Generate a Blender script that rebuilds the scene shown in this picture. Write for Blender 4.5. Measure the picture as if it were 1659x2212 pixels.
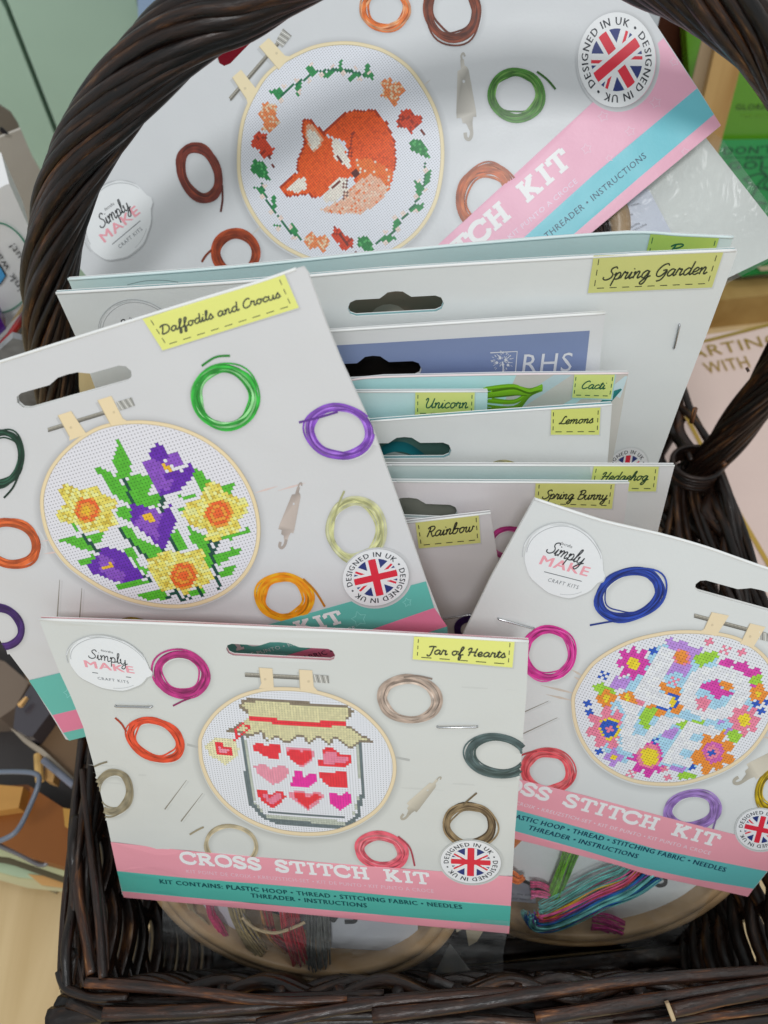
import bpy, math, random
import numpy as np
from mathutils import Vector, Matrix
from mathutils.geometry import delaunay_2d_cdt

random.seed(7)
for o in list(bpy.data.objects):
    bpy.data.objects.remove(o, do_unlink=True)
SC = bpy.context.scene
COL = SC.collection

# ------------------------------------------------------------------ camera
# image measurements are in a 1659 x 2212 frame; F is the focal length in that frame
CX, CY, F, HC = 829.5, 1106.0, 1662.0, 0.56
M = np.array([[0.9944, -0.1053, 0.0], [-0.0835, -0.7884, 0.6095], [-0.0642, -0.6061, -0.7928]])
q_, r_ = np.linalg.qr(M.T)
M = (q_ * np.sign(np.diag(r_))).T
C0 = np.array([0, 0, HC])
camd = bpy.data.cameras.new('camera')
cam = bpy.data.objects.new('camera', camd); COL.objects.link(cam); SC.camera = cam
camd.sensor_fit = 'VERTICAL'; camd.sensor_height = 24.0; camd.lens = 24.0 * F / 2212.0
camd.clip_start = 0.01; camd.clip_end = 50
mx = Matrix.Identity(4)
for i, v in enumerate((M @ [1, 0, 0], M @ [0, -1, 0], M @ [0, 0, -1])):
    for j in range(3): mx[j][i] = v[j]
mx[2][3] = HC
cam.matrix_world = mx
camd.dof.use_dof = True; camd.dof.focus_distance = 0.31; camd.dof.aperture_fstop = 7.5

# ------------------------------------------------------------------ light
w = bpy.data.worlds.new('World'); SC.world = w; w.use_nodes = True
bg = w.node_tree.nodes['Background']; bg.inputs[0].default_value = (0.94, 0.985, 1.0, 1); bg.inputs[1].default_value = 0.57
def area(name, loc, target, size, power, col, sy=None):
    l = bpy.data.lights.new(name, 'AREA'); l.energy = power; l.color = col
    l.shape = 'RECTANGLE'; l.size = size; l.size_y = sy or size
    o = bpy.data.objects.new(name, l); COL.objects.link(o); o.location = loc
    o.rotation_euler = (Vector(target) - Vector(loc)).to_track_quat('-Z', 'Y').to_euler()
area('ceiling_panel', (0.6, 0.35, 2.1), (0.0, 0.2, 0.2), 0.40, 3.5, (1.0, 0.99, 0.97), 0.30)
area('ceiling_panel', (-0.15, -1.05, 2.05), (0.0, 0.2, 0.2), 0.35, 15.5, (0.98, 0.99, 1.0), 0.35)
area('window_panel', (0.2, -2.4, 1.5), (0.0, 0.2, 0.2), 1.5, 3.5, (0.98, 0.99, 1.0), 1.2)
SC.render.engine = 'CYCLES'; SC.cycles.max_bounces = 14; SC.cycles.diffuse_bounces = 8; SC.cycles.transparent_max_bounces = 16
SC.view_settings.view_transform = 'Standard'; SC.view_settings.look = 'None'
SC.view_settings.exposure = 0.0; SC.view_settings.gamma = 1.0

# ------------------------------------------------------------------ helpers
def s2l(c):
    c = c / 255.0
    return c / 12.92 if c <= 0.04045 else ((c + 0.055) / 1.055) ** 2.4
def hexc(h, k=1.3):
    """colour seen in the picture -> surface colour"""
    h = h.lstrip('#'); return tuple(min(0.88, s2l(int(h[i:i + 2], 16)) * k) for i in (0, 2, 4))
def mul(c, k): return tuple(min(0.9, max(0.0, x * k)) for x in c)
def lerp(a, b, t): return tuple(x + (y - x) * t for x, y in zip(a, b))
def ray(x, y): return M @ np.array([(x - CX) / F, (y - CY) / F, 1.0])
def Z(pts, ox, oy, s): return [(ox + x / s, oy + y / s) for x, y in pts]
def atY(x, y, Y): r = ray(x, y); return Vector(C0 + r * (Y / r[1]))
def atH(x, y, h): r = ray(x, y); return Vector(C0 + r * (h / r[2]))      # h relative to the camera
def inpoly(x, y, P):
    c = False; n = len(P); j = n - 1
    for i in range(n):
        xi, yi = P[i]; xj, yj = P[j]
        if (yi > y) != (yj > y) and x < (xj - xi) * (y - yi) / (yj - yi) + xi: c = not c
        j = i
    return c
def crom(P, n=6, closed=False):
    P = [tuple(p) for p in P]
    if len(P) < 3: return P
    out = []; N = len(P); rng = N if closed else N - 1
    for i in range(rng):
        if closed: a, b, c, d = P[(i - 1) % N], P[i], P[(i + 1) % N], P[(i + 2) % N]
        else: a, b, c, d = P[max(i - 1, 0)], P[i], P[i + 1], P[min(i + 2, N - 1)]
        for k in range(n):
            t = k / n
            out.append(tuple(0.5 * ((2 * b[m]) + (c[m] - a[m]) * t + (2 * a[m] - 5 * b[m] + 4 * c[m] - d[m]) * t * t + (3 * b[m] - a[m] - 3 * c[m] + d[m]) * t ** 3) for m in range(len(b))))
    if not closed: out.append(P[-1])
    return out
def clipconv(poly, conv):
    area2 = sum(conv[i][0] * conv[(i + 1) % len(conv)][1] - conv[(i + 1) % len(conv)][0] * conv[i][1] for i in range(len(conv)))
    sg = 1 if area2 > 0 else -1
    out = list(poly)
    for i in range(len(conv)):
        a, b = conv[i], conv[(i + 1) % len(conv)]; inp = out; out = []
        def side(p): return sg * ((b[0] - a[0]) * (p[1] - a[1]) - (b[1] - a[1]) * (p[0] - a[0]))
        for j in range(len(inp)):
            p, q = inp[j], inp[(j + 1) % len(inp)]; sp, sq = side(p), side(q)
            if sp >= 0: out.append(p)
            if (sp >= 0) != (sq >= 0):
                t = sp / (sp - sq); out.append((p[0] + (q[0] - p[0]) * t, p[1] + (q[1] - p[1]) * t))
        if not out: return []
    return out

# ------------------------------------------------------------------ materials
MATS = {}
def nodes(name):
    m = bpy.data.materials.new(name); m.use_nodes = True; MATS[name] = m
    nt = m.node_tree; return m, nt, nt.nodes['Principled BSDF']
def N(nt, t, **kw):
    n = nt.nodes.new(t)
    for k, v in kw.items(): setattr(n, k, v)
    return n
def mat_print(name, rough=0.42, var=0.05, spec=0.5, coat=0.0, scale=60, bump=0.0, bscale=900):
    m, nt, b = nodes(name)
    a = N(nt, 'ShaderNodeAttribute', attribute_name='Col')
    tc = N(nt, 'ShaderNodeTexCoord'); no = N(nt, 'ShaderNodeTexNoise'); no.inputs['Scale'].default_value = scale; no.inputs['Detail'].default_value = 5
    nt.links.new(tc.outputs['Object'], no.inputs['Vector'])
    mr = N(nt, 'ShaderNodeMapRange'); mr.inputs[3].default_value = 1 - var; mr.inputs[4].default_value = 1 + var
    nt.links.new(no.outputs['Fac'], mr.inputs[0])
    mxn = N(nt, 'ShaderNodeMix', data_type='RGBA', blend_type='MULTIPLY'); mxn.inputs[0].default_value = 1
    nt.links.new(a.outputs['Color'], mxn.inputs[6]); nt.links.new(mr.outputs[0], mxn.inputs[7])
    nt.links.new(mxn.outputs[2], b.inputs['Base Color'])
    b.inputs['Roughness'].default_value = rough; b.inputs['Specular IOR Level'].default_value = spec
    if coat: b.inputs['Coat Weight'].default_value = coat; b.inputs['Coat Roughness'].default_value = 0.2
    if name == 'printed_card':
        n3 = N(nt, 'ShaderNodeTexNoise'); n3.inputs['Scale'].default_value = 22; n3.inputs['Detail'].default_value = 2; nt.links.new(tc.outputs['Object'], n3.inputs['Vector'])
        b3 = N(nt, 'ShaderNodeBump'); b3.inputs['Strength'].default_value = 0.35; b3.inputs['Distance'].default_value = 0.004; nt.links.new(n3.outputs['Fac'], b3.inputs['Height'])
    if bump:
        n2 = N(nt, 'ShaderNodeTexNoise'); n2.inputs['Scale'].default_value = bscale; n2.inputs['Detail'].default_value = 3
        nt.links.new(tc.outputs['Object'], n2.inputs['Vector'])
        bp = N(nt, 'ShaderNodeBump'); bp.inputs['Strength'].default_value = bump; bp.inputs['Distance'].default_value = 0.001
        nt.links.new(n2.outputs['Fac'], bp.inputs['Height']); nt.links.new(bp.outputs[0], b.inputs['Normal'])
        if name == 'printed_card': nt.links.new(b3.outputs[0], bp.inputs['Normal'])
    return m
PRINT = mat_print('printed_card', 0.36, 0.025, 0.45, 0.0, 40, 0.05, 700)
PLAIN = mat_print('painted', 0.5, 0.08, 0.4, 0.0, 14, 0.05, 200)
THREAD = mat_print('cotton_thread', 0.6, 0.25, 0.35, 0.0, 1500, 0.3, 2500)
SATIN = mat_print('leather_print', 0.45, 0.06, 0.4, 0.0, 18, 0.25, 160)
GLOSS = mat_print('gloss_cover', 0.25, 0.05, 0.5, 0.3, 20)

def mat_aida(name):
    m, nt, b = nodes(name)
    a = N(nt, 'ShaderNodeAttribute', attribute_name='Col')
    uv = N(nt, 'ShaderNodeUVMap'); uv.uv_map = 'UVMap'
    vm = N(nt, 'ShaderNodeVectorMath', operation='FRACTION'); nt.links.new(uv.outputs[0], vm.inputs[0])
    s = N(nt, 'ShaderNodeVectorMath', operation='DISTANCE'); s.inputs[1].default_value = (0.5, 0.5, 0)
    nt.links.new(vm.outputs[0], s.inputs[0])
    mr = N(nt, 'ShaderNodeMapRange'); mr.inputs[1].default_value = 0.14; mr.inputs[2].default_value = 0.27
    mr.inputs[3].default_value = 0.45; mr.inputs[4].default_value = 1.0
    nt.links.new(s.outputs['Value'], mr.inputs[0])
    wv = N(nt, 'ShaderNodeTexNoise'); wv.inputs['Scale'].default_value = 3.0; wv.inputs['Detail'].default_value = 2
    nt.links.new(uv.outputs[0], wv.inputs['Vector'])
    m2 = N(nt, 'ShaderNodeMapRange'); m2.inputs[3].default_value = 0.86; m2.inputs[4].default_value = 1.12
    nt.links.new(wv.outputs['Fac'], m2.inputs[0])
    mu = N(nt, 'ShaderNodeMath', operation='MULTIPLY'); nt.links.new(mr.outputs[0], mu.inputs[0]); nt.links.new(m2.outputs[0], mu.inputs[1])
    mxn = N(nt, 'ShaderNodeMix', data_type='RGBA', blend_type='MULTIPLY'); mxn.inputs[0].default_value = 1
    nt.links.new(a.outputs['Color'], mxn.inputs[6]); nt.links.new(mu.outputs[0], mxn.inputs[7])
    nt.links.new(mxn.outputs[2], b.inputs['Base Color']); b.inputs['Roughness'].default_value = 0.38
    b.inputs['Specular IOR Level'].default_value = 0.45
    return m
AIDA = mat_aida('printed_aida_cloth')

def mat_willow():
    m, nt, b = nodes('dark_willow')
    uv = N(nt, 'ShaderNodeUVMap'); uv.uv_map = 'UVMap'
    oi = N(nt, 'ShaderNodeObjectInfo')
    mp = N(nt, 'ShaderNodeMapping'); mp.inputs['Scale'].default_value = (5.0, 34.0, 1)
    ad = N(nt, 'ShaderNodeVectorMath', operation='ADD')
    nt.links.new(uv.outputs[0], ad.inputs[0]); nt.links.new(oi.outputs['Random'], ad.inputs[1]); nt.links.new(ad.outputs[0], mp.inputs[0])
    n1 = N(nt, 'ShaderNodeTexNoise'); n1.inputs['Scale'].default_value = 1.0; n1.inputs['Detail'].default_value = 6; n1.inputs['Roughness'].default_value = 0.65
    nt.links.new(mp.outputs[0], n1.inputs['Vector'])
    cr = N(nt, 'ShaderNodeValToRGB'); e = cr.color_ramp.elements
    e[0].position = 0.40; e[0].color = (0.0065, 0.0045, 0.0042, 1); e[1].position = 0.56; e[1].color = (0.026, 0.011, 0.006, 1)
    x = cr.color_ramp.elements.new(0.64); x.color = (0.085, 0.034, 0.011, 1)
    x = cr.color_ramp.elements.new(0.73); x.color = (0.26, 0.14, 0.05, 1)
    nt.links.new(n1.outputs['Fac'], cr.inputs[0])
    at = N(nt, 'ShaderNodeAttribute', attribute_name='Col')
    mxn = N(nt, 'ShaderNodeMix', data_type='RGBA', blend_type='MULTIPLY'); mxn.inputs[0].default_value = 1
    nt.links.new(cr.outputs[0], mxn.inputs[6]); nt.links.new(at.outputs['Color'], mxn.inputs[7])
    mp3 = N(nt, 'ShaderNodeMapping'); mp3.inputs['Scale'].default_value = (9, 110, 1); nt.links.new(ad.outputs[0], mp3.inputs[0])
    n3 = N(nt, 'ShaderNodeTexNoise'); n3.inputs['Scale'].default_value = 1; n3.inputs['Detail'].default_value = 8; n3.inputs['Roughness'].default_value = 0.75; nt.links.new(mp3.outputs[0], n3.inputs['Vector'])
    fk = N(nt, 'ShaderNodeMapRange'); fk.inputs[1].default_value = 0.64; fk.inputs[2].default_value = 0.72; nt.links.new(n3.outputs['Fac'], fk.inputs[0])
    mf = N(nt, 'ShaderNodeMix', data_type='RGBA'); mf.inputs[7].default_value = (0.15, 0.085, 0.04, 1)
    nt.links.new(fk.outputs[0], mf.inputs[0]); nt.links.new(mxn.outputs[2], mf.inputs[6]); nt.links.new(mf.outputs[2], b.inputs['Base Color'])
    n2 = N(nt, 'ShaderNodeTexNoise'); n2.inputs['Scale'].default_value = 1; n2.inputs['Detail'].default_value = 5
    mp2 = N(nt, 'ShaderNodeMapping'); mp2.inputs['Scale'].default_value = (14, 160, 1); nt.links.new(ad.outputs[0], mp2.inputs[0]); nt.links.new(mp2.outputs[0], n2.inputs['Vector'])
    bp = N(nt, 'ShaderNodeBump'); bp.inputs['Strength'].default_value = 0.5; bp.inputs['Distance'].default_value = 0.0006
    nt.links.new(n2.outputs['Fac'], bp.inputs['Height']); nt.links.new(bp.outputs[0], b.inputs['Normal'])
    mr = N(nt, 'ShaderNodeMapRange'); mr.inputs[3].default_value = 0.1; mr.inputs[4].default_value = 0.62
    nt.links.new(n2.outputs['Fac'], mr.inputs[0]); nt.links.new(mr.outputs[0], b.inputs['Roughness'])
    b.inputs['Specular IOR Level'].default_value = 0.42
    return m
WILLOW = mat_willow()

def mat_wood(name, c1, c2, scale=(3, 40, 3), rough=0.45, seam=0.0):
    m, nt, b = nodes(name)
    tc = N(nt, 'ShaderNodeTexCoord'); mp = N(nt, 'ShaderNodeMapping'); mp.inputs['Scale'].default_value = scale
    nt.links.new(tc.outputs['Object'], mp.inputs[0])
    n1 = N(nt, 'ShaderNodeTexNoise'); n1.inputs['Scale'].default_value = 1; n1.inputs['Detail'].default_value = 7; n1.inputs['Distortion'].default_value = 0.6
    nt.links.new(mp.outputs[0], n1.inputs['Vector'])
    cr = N(nt, 'ShaderNodeValToRGB'); e = cr.color_ramp.elements; e[0].position = 0.33; e[0].color = (*c1, 1); e[1].position = 0.66; e[1].color = (*c2, 1)
    nt.links.new(n1.outputs['Fac'], cr.inputs[0]); nt.links.new(cr.outputs[0], b.inputs['Base Color'])
    b.inputs['Roughness'].default_value = rough
    bp = N(nt, 'ShaderNodeBump'); bp.inputs['Strength'].default_value = 0.15; bp.inputs['Distance'].default_value = 0.0005
    nt.links.new(n1.outputs['Fac'], bp.inputs['Height']); nt.links.new(bp.outputs[0], b.inputs['Normal'])
    return m
PINE = mat_wood('pale_pine', (0.56, 0.39, 0.18), (0.76, 0.58, 0.32), (26, 2.5, 4))
OAK = mat_wood('shelf_wood', (0.36, 0.21, 0.06), (0.50, 0.33, 0.12), (20, 3, 20))
OAK2 = mat_wood('shelf_wood_upright', (0.40, 0.22, 0.06), (0.58, 0.37, 0.14), (50, 50, 5))
HOOPW = mat_wood('hoop_wood', (0.40, 0.25, 0.125), (0.55, 0.37, 0.205), (40, 40, 40), 0.35)
def mat_simple(name, col, rough, metal=0.0, bump=0):
    m, nt, b = nodes(name)
    tc = N(nt, 'ShaderNodeTexCoord'); n1 = N(nt, 'ShaderNodeTexNoise'); n1.inputs['Scale'].default_value = 300; nt.links.new(tc.outputs['Object'], n1.inputs['Vector'])
    mr = N(nt, 'ShaderNodeMapRange'); mr.inputs[3].default_value = rough * 0.7; mr.inputs[4].default_value = rough * 1.3
    nt.links.new(n1.outputs['Fac'], mr.inputs[0]); nt.links.new(mr.outputs[0], b.inputs['Roughness'])
    b.inputs['Base Color'].default_value = (*col, 1); b.inputs['Metallic'].default_value = metal
    return m
STEEL = mat_simple('staple_wire', (0.55, 0.56, 0.58), 0.25, 1.0)
def mat_film():
    m, nt, b = nodes('clear_film')
    tr = N(nt, 'ShaderNodeBsdfTransparent'); tr.inputs[0].default_value = (0.95, 0.96, 0.96, 1)
    b.inputs['Base Color'].default_value = (0.8, 0.82, 0.82, 1); b.inputs['Roughness'].default_value = 0.12
    tc = N(nt, 'ShaderNodeTexCoord'); n1 = N(nt, 'ShaderNodeTexNoise'); n1.inputs['Scale'].default_value = 35; n1.inputs['Detail'].default_value = 3; n1.inputs['Distortion'].default_value = 1.5
    nt.links.new(tc.outputs['Object'], n1.inputs['Vector'])
    bp = N(nt, 'ShaderNodeBump'); bp.inputs['Strength'].default_value = 0.9; bp.inputs['Distance'].default_value = 0.006
    nt.links.new(n1.outputs['Fac'], bp.inputs['Height']); nt.links.new(bp.outputs[0], b.inputs['Normal'])
    mr = N(nt, 'ShaderNodeMapRange'); mr.inputs[1].default_value = 0.3; mr.inputs[2].default_value = 0.75; mr.inputs[3].default_value = 0.03; mr.inputs[4].default_value = 0.14
    nt.links.new(n1.outputs['Fac'], mr.inputs[0])
    ms = N(nt, 'ShaderNodeMixShader'); nt.links.new(mr.outputs[0], ms.inputs[0]); nt.links.new(tr.outputs[0], ms.inputs[1]); nt.links.new(b.outputs[0], ms.inputs[2])
    nt.links.new(ms.outputs[0], nt.nodes['Material Output'].inputs[0]); return m
FILM = mat_film()

# ------------------------------------------------------------------ mesh builder
class MB:
    def __init__(s): s.v = []; s.f = []; s.c = []; s.uv = []; s.hasuv = False
    def vert(s, p, c=(1, 1, 1), uv=(0, 0)): s.v.append(tuple(p)); s.c.append(c); s.uv.append(uv); return len(s.v) - 1
    def build(s, name, mat, parent=None, smooth=False, **tags):
        if not s.f: return None
        me = bpy.data.meshes.new(name); me.from_pydata(s.v, [], s.f); me.update()
        ca = me.color_attributes.new('Col', 'FLOAT_COLOR', 'POINT')
        arr = np.ones((len(s.v), 4), dtype=np.float32); arr[:, :3] = np.array(s.c, dtype=np.float32); ca.data.foreach_set('color', arr.ravel())
        uvl = me.uv_layers.new(name='UVMap'); idx = np.empty(len(me.loops), dtype=np.int32); me.loops.foreach_get('vertex_index', idx)
        uvl.data.foreach_set('uv', np.array(s.uv, dtype=np.float32)[idx].ravel())
        if smooth: me.polygons.foreach_set('use_smooth', [True] * len(me.polygons))
        me.materials.append(mat); o = bpy.data.objects.new(name, me); COL.objects.link(o)
        if parent is not None:
            o.parent = parent; o.matrix_parent_inverse = parent.matrix_world.inverted()
        for k, v in tags.items(): o[k] = v
        return o
    def box(s, a, b, c, d, depth, col=(1, 1, 1)):
        """quad a b c d (Vectors) extruded by vector depth"""
        i = [s.vert(p, col) for p in (a, b, c, d)]; j = [s.vert(Vector(p) + depth, col) for p in (a, b, c, d)]
        s.f.append(i); s.f.append(j[::-1])
        for k in range(4): s.f.append([i[k], j[k], j[(k + 1) % 4], i[(k + 1) % 4]])
    def tube(s, pts, rad, n=8, col=(1, 1, 1), cap=True, squash=1.0):
        P = [Vector(p) for p in pts]; m = len(P)
        R = rad if callable(rad) else (lambda t: rad)
        T0 = (P[1] - P[0]).normalized(); u = T0.orthogonal().normalized(); L = 0; rows = []
        for i in range(m):
            T = (P[min(i + 1, m - 1)] - P[max(i - 1, 0)]).normalized()
            u = (u - T * u.dot(T)).normalized(); v = T.cross(u)
            if i: L += (P[i] - P[i - 1]).length
            r = R(i / (m - 1)); row = []
            cc = col(i / (m - 1)) if callable(col) else col
            for k in range(n + 1):
                a = 2 * math.pi * k / n
                row.append(s.vert(P[i] + u * (math.cos(a) * r) + v * (math.sin(a) * r * squash), cc, (k / n, L)))
            rows.append(row)
        for i in range(m - 1):
            for k in range(n): s.f.append([rows[i][k], rows[i][k + 1], rows[i + 1][k + 1], rows[i + 1][k]])
        if cap: s.f.append(rows[0][:n][::-1]); s.f.append(rows[-1][:n])

def empty(name, label, cat, loc=(0, 0, 0), group=None):
    o = bpy.data.objects.new(name, None); COL.objects.link(o); o.location = loc; o.empty_display_size = 0.02
    o['label'] = label; o['category'] = cat
    if group: o['group'] = group
    o.matrix_world = Matrix.Translation(loc)
    return o

# ------------------------------------------------------------------ cards
WHITE = (0.79, 0.80, 0.785)
class Card:
    """a plane in space (origin, u across, v down, n toward the reader) with a slight bend; print is laid on it"""
    def __init__(s, P0, u, v, bend=None):
        s.P0 = np.array(P0, float) + C0; s.u = np.array(u, float); s.u /= np.linalg.norm(s.u)
        v = np.array(v, float); v -= s.u * (v @ s.u); s.v = v / np.linalg.norm(v)
        s.n = np.cross(s.u, s.v)
        if s.n @ ray(CX, CY) > 0: s.n = -s.n
        s.bend = bend; s.outline = None; s.body = WHITE
    @staticmethod
    def upright(top, right, z, lean=0.0, bend=None):
        ra, rb = ray(*top[0]), ray(*top[1]); n1 = np.cross(ra, rb); rc, rd = ray(*right[0]), ray(*right[1]); n2 = np.cross(rc, rd); n2 /= np.linalg.norm(n2)
        dn = np.array([0, -lean, -1.0]); e2 = dn - n2 * (dn @ n2); u = np.cross(n1, e2); u /= np.linalg.norm(u)
        if u @ np.array([1, 0, 0]) < 0: u = -u
        return Card(ray(*right[0]) * z, u, e2, bend)
    def loc(s, x, y):
        r = ray(x, y); h = 0.0
        for _ in range(4 if s.bend else 1):
            t = ((s.P0 + s.n * h - C0) @ s.n) / (r @ s.n); p = C0 + r * t - s.P0; a, b = p @ s.u, p @ s.v
            if s.bend: h = s.bend(a, b)
        return a, b, h
    def P(s, x, y, h=0.0):
        a, b, hh = s.loc(x, y); return s.P0 + s.u * a + s.v * b + s.n * (hh + h * 0.001)
    def px(s, p):
        q = M.T @ (np.array(p) - C0); return (q[0] / q[2] * F + CX, q[1] / q[2] * F + CY)
    def up(s, x, y):
        p = s.P(x, y); a = s.px(p); b = s.px(p - s.v * 0.01); d = np.array([b[0] - a[0], b[1] - a[1]]); return d / np.linalg.norm(d)
    def right(s, x, y):
        p = s.P(x, y); a = s.px(p); b = s.px(p + s.u * 0.01); d = np.array([b[0] - a[0], b[1] - a[1]]); return d / np.linalg.norm(d)
    # -- drawing
    def fill(s, mb, pts, col, h=0.1, holes=(), grid=26, clip=True):
        pts = [tuple(p) for p in pts]
        if clip and s.outline and s.cliphull: pts = clipconv(pts, s.cliphull) if len(pts) > 2 else pts
        if len(pts) < 3: return
        vs = [Vector(p) for p in pts]; es = [(i, (i + 1) % len(pts)) for i in range(len(pts))]
        for H in holes:
            k = len(vs); vs += [Vector(p) for p in H]; es += [(k + i, k + (i + 1) % len(H)) for i in range(len(H))]
        xs = [p[0] for p in pts]; ys = [p[1] for p in pts]
        if grid and s.bend and (max(xs) - min(xs) > grid or max(ys) - min(ys) > grid):
            gx = math.ceil(min(xs) / grid) * grid
            while gx < max(xs):
                gy = math.ceil(min(ys) / grid) * grid
                while gy < max(ys):
                    if inpoly(gx, gy, pts) and not any(inpoly(gx, gy, H) for H in holes): vs.append(Vector((gx, gy)))
                    gy += grid
                gx += grid
        ov, _, of, _, _, _ = delaunay_2d_cdt(vs, es, [], 0, 1e-5)
        ids = {}
        for f in of:
            cx = sum(ov[i][0] for i in f) / len(f); cy = sum(ov[i][1] for i in f) / len(f)
            if not inpoly(cx, cy, pts) or any(inpoly(cx, cy, H) for H in holes): continue
            fc = []
            for i in f:
                if i not in ids: ids[i] = mb.vert(s.P(ov[i][0], ov[i][1], h), col(ov[i][0], ov[i][1]) if callable(col) else col)
                fc.append(ids[i])
            mb.f.append(fc)
    def ribbon(s, mb, pts, wd, col, h=0.1, closed=False, clip=False):
        P = [np.array(p[:2], float) for p in pts]; n = len(P); L = []; R = []
        for i in range(n):
            a = P[(i - 1) % n] if closed else P[max(i - 1, 0)]; b = P[(i + 1) % n] if closed else P[min(i + 1, n - 1)]
            t = b - a; t /= (np.linalg.norm(t) + 1e-9); nn = np.array([-t[1], t[0]]); ww = (wd(i / (n - 1)) if callable(wd) else wd) / 2
            c = col(i / max(1, n - 1)) if callable(col) else col
            L.append((P[i] + nn * ww, c)); R.append((P[i] - nn * ww, c))
        vi = [(mb.vert(s.P(*a[0], h), a[1]), mb.vert(s.P(*b[0], h), b[1])) for a, b in zip(L, R)]
        for i in range(n if closed else n - 1):
            j = (i + 1) % n
            if clip and s.outline and not inpoly(*(P[i] + P[j]) / 2, s.outline): continue
            mb.f.append([vi[i][0], vi[i][1], vi[j][1], vi[j][0]])

def slab(card, outline, name, parent, col, thick=0.6, off=0.0, holes=(), mat=None, label=None):
    """a sheet of card with real thickness; front face at offset off (mm)"""
    mb = MB(); card.fill(mb, outline, col, off, holes, clip=False)
    n0 = len(mb.v)
    for loop in [outline] + list(holes):
        m = len(loop)
        a = [mb.vert(card.P(*p, off), (0.84, 0.85, 0.84)) for p in loop]
        b = [mb.vert(np.array(card.P(*p, off)) - card.n * thick * 0.001, (0.8, 0.8, 0.8)) for p in loop]
        for i in range(m): mb.f.append([a[i], b[i], b[(i + 1) % m], a[(i + 1) % m]])
    # back sheet
    mb2 = MB(); card.fill(mb2, outline, col, off, holes, clip=False)
    k = len(mb.v)
    for p, c in zip(mb2.v, mb2.c): mb.vert(np.array(p) - card.n * thick * 0.001, c)
    mb.f += [[k + i for i in f][::-1] for f in mb2.f]
    t = {'label': label} if label else {}
    return mb.build(name, mat or PRINT, parent, **t)

# ------------------------------------------------------------------ lettering
_tc = {}
def textmesh(txt):
    if txt in _tc: return _tc[txt]
    cu = bpy.data.curves.new('t', 'FONT'); cu.body = txt; cu.size = 1; cu.resolution_u = 2; cu.offset = textmesh.off
    cu.space_character = textmesh.sp
    o = bpy.data.objects.new('t', cu); COL.objects.link(o); dg = bpy.context.evaluated_depsgraph_get(); dg.update()
    me = o.evaluated_get(dg).to_mesh(); vs = [(v.co.x, v.co.y) for v in me.vertices]; fs = [list(p.vertices) for p in me.polygons]
    o.evaluated_get(dg).to_mesh_clear(); bpy.data.objects.remove(o); bpy.data.curves.remove(cu)
    if vs:
        x0 = min(v[0] for v in vs); x1 = max(v[0] for v in vs)
    else: x0, x1 = 0, .3
    _tc[txt] = (vs, fs, x0, x1); return _tc[txt]
textmesh.off = 0.0; textmesh.sp = 1.0
CAP = 0.72
def text(card, mb, txt, a, b, height, col, h=0.36, slant=0.0, sp=1.08, up=None, bold=0.0):
    if bold:
        for q in (-bold, bold): text(card, mb, txt, (a[0] + q, a[1]), (b[0] + q, b[1]), height, col, h + .004 + q * .002, slant, sp, up)
    """text from image point a to b along its baseline, cap height in px"""
    textmesh.sp = sp; _tc.pop(txt, None)
    vs, fs, x0, x1 = textmesh(txt); A = np.array(a, float); Bv = np.array(b, float) - A
    U = np.array(up if up is not None else card.up(*a)) * height
    k = len(mb.v); w = x1 - x0
    for x, y in vs: p = A + Bv * ((x - x0) / w) + U * (y / CAP) + Bv / np.linalg.norm(Bv) * slant * (y / CAP) * height; mb.vert(card.P(*p, h), col)
    mb.f += [[k + i for i in f] for f in fs]
def ringtext(card, mb, txt, c, ex, ey, r, size, col, h, start=0.0):
    textmesh.sp = 1.0; items = []; tot = 0
    for ch in txt:
        if ch == ' ': items.append((None, 0.30)); tot += 0.30; continue
        t = textmesh(ch); wd = t[3] - t[2]; items.append((t, wd + 0.11)); tot += wd + 0.11
    a = start; c = np.array(c, float); ex = np.array(ex, float); ey = np.array(ey, float)
    for t, adv in items:
        da = adv / tot * 2 * math.pi
        if t:
            vs, fs, x0, x1 = t; am = a + da / 2; k = len(mb.v)
            for x, y in vs:
                dx = (x - (x0 + x1) / 2) / CAP * size; rr = r + y / CAP * size; an = am + dx / r * 0.9
                p = c + ex * (math.sin(an) * rr) - ey * (math.cos(an) * rr); mb.vert(card.P(*p, h), col)
            mb.f += [[k + i for i in f] for f in fs]
        a += da
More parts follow.
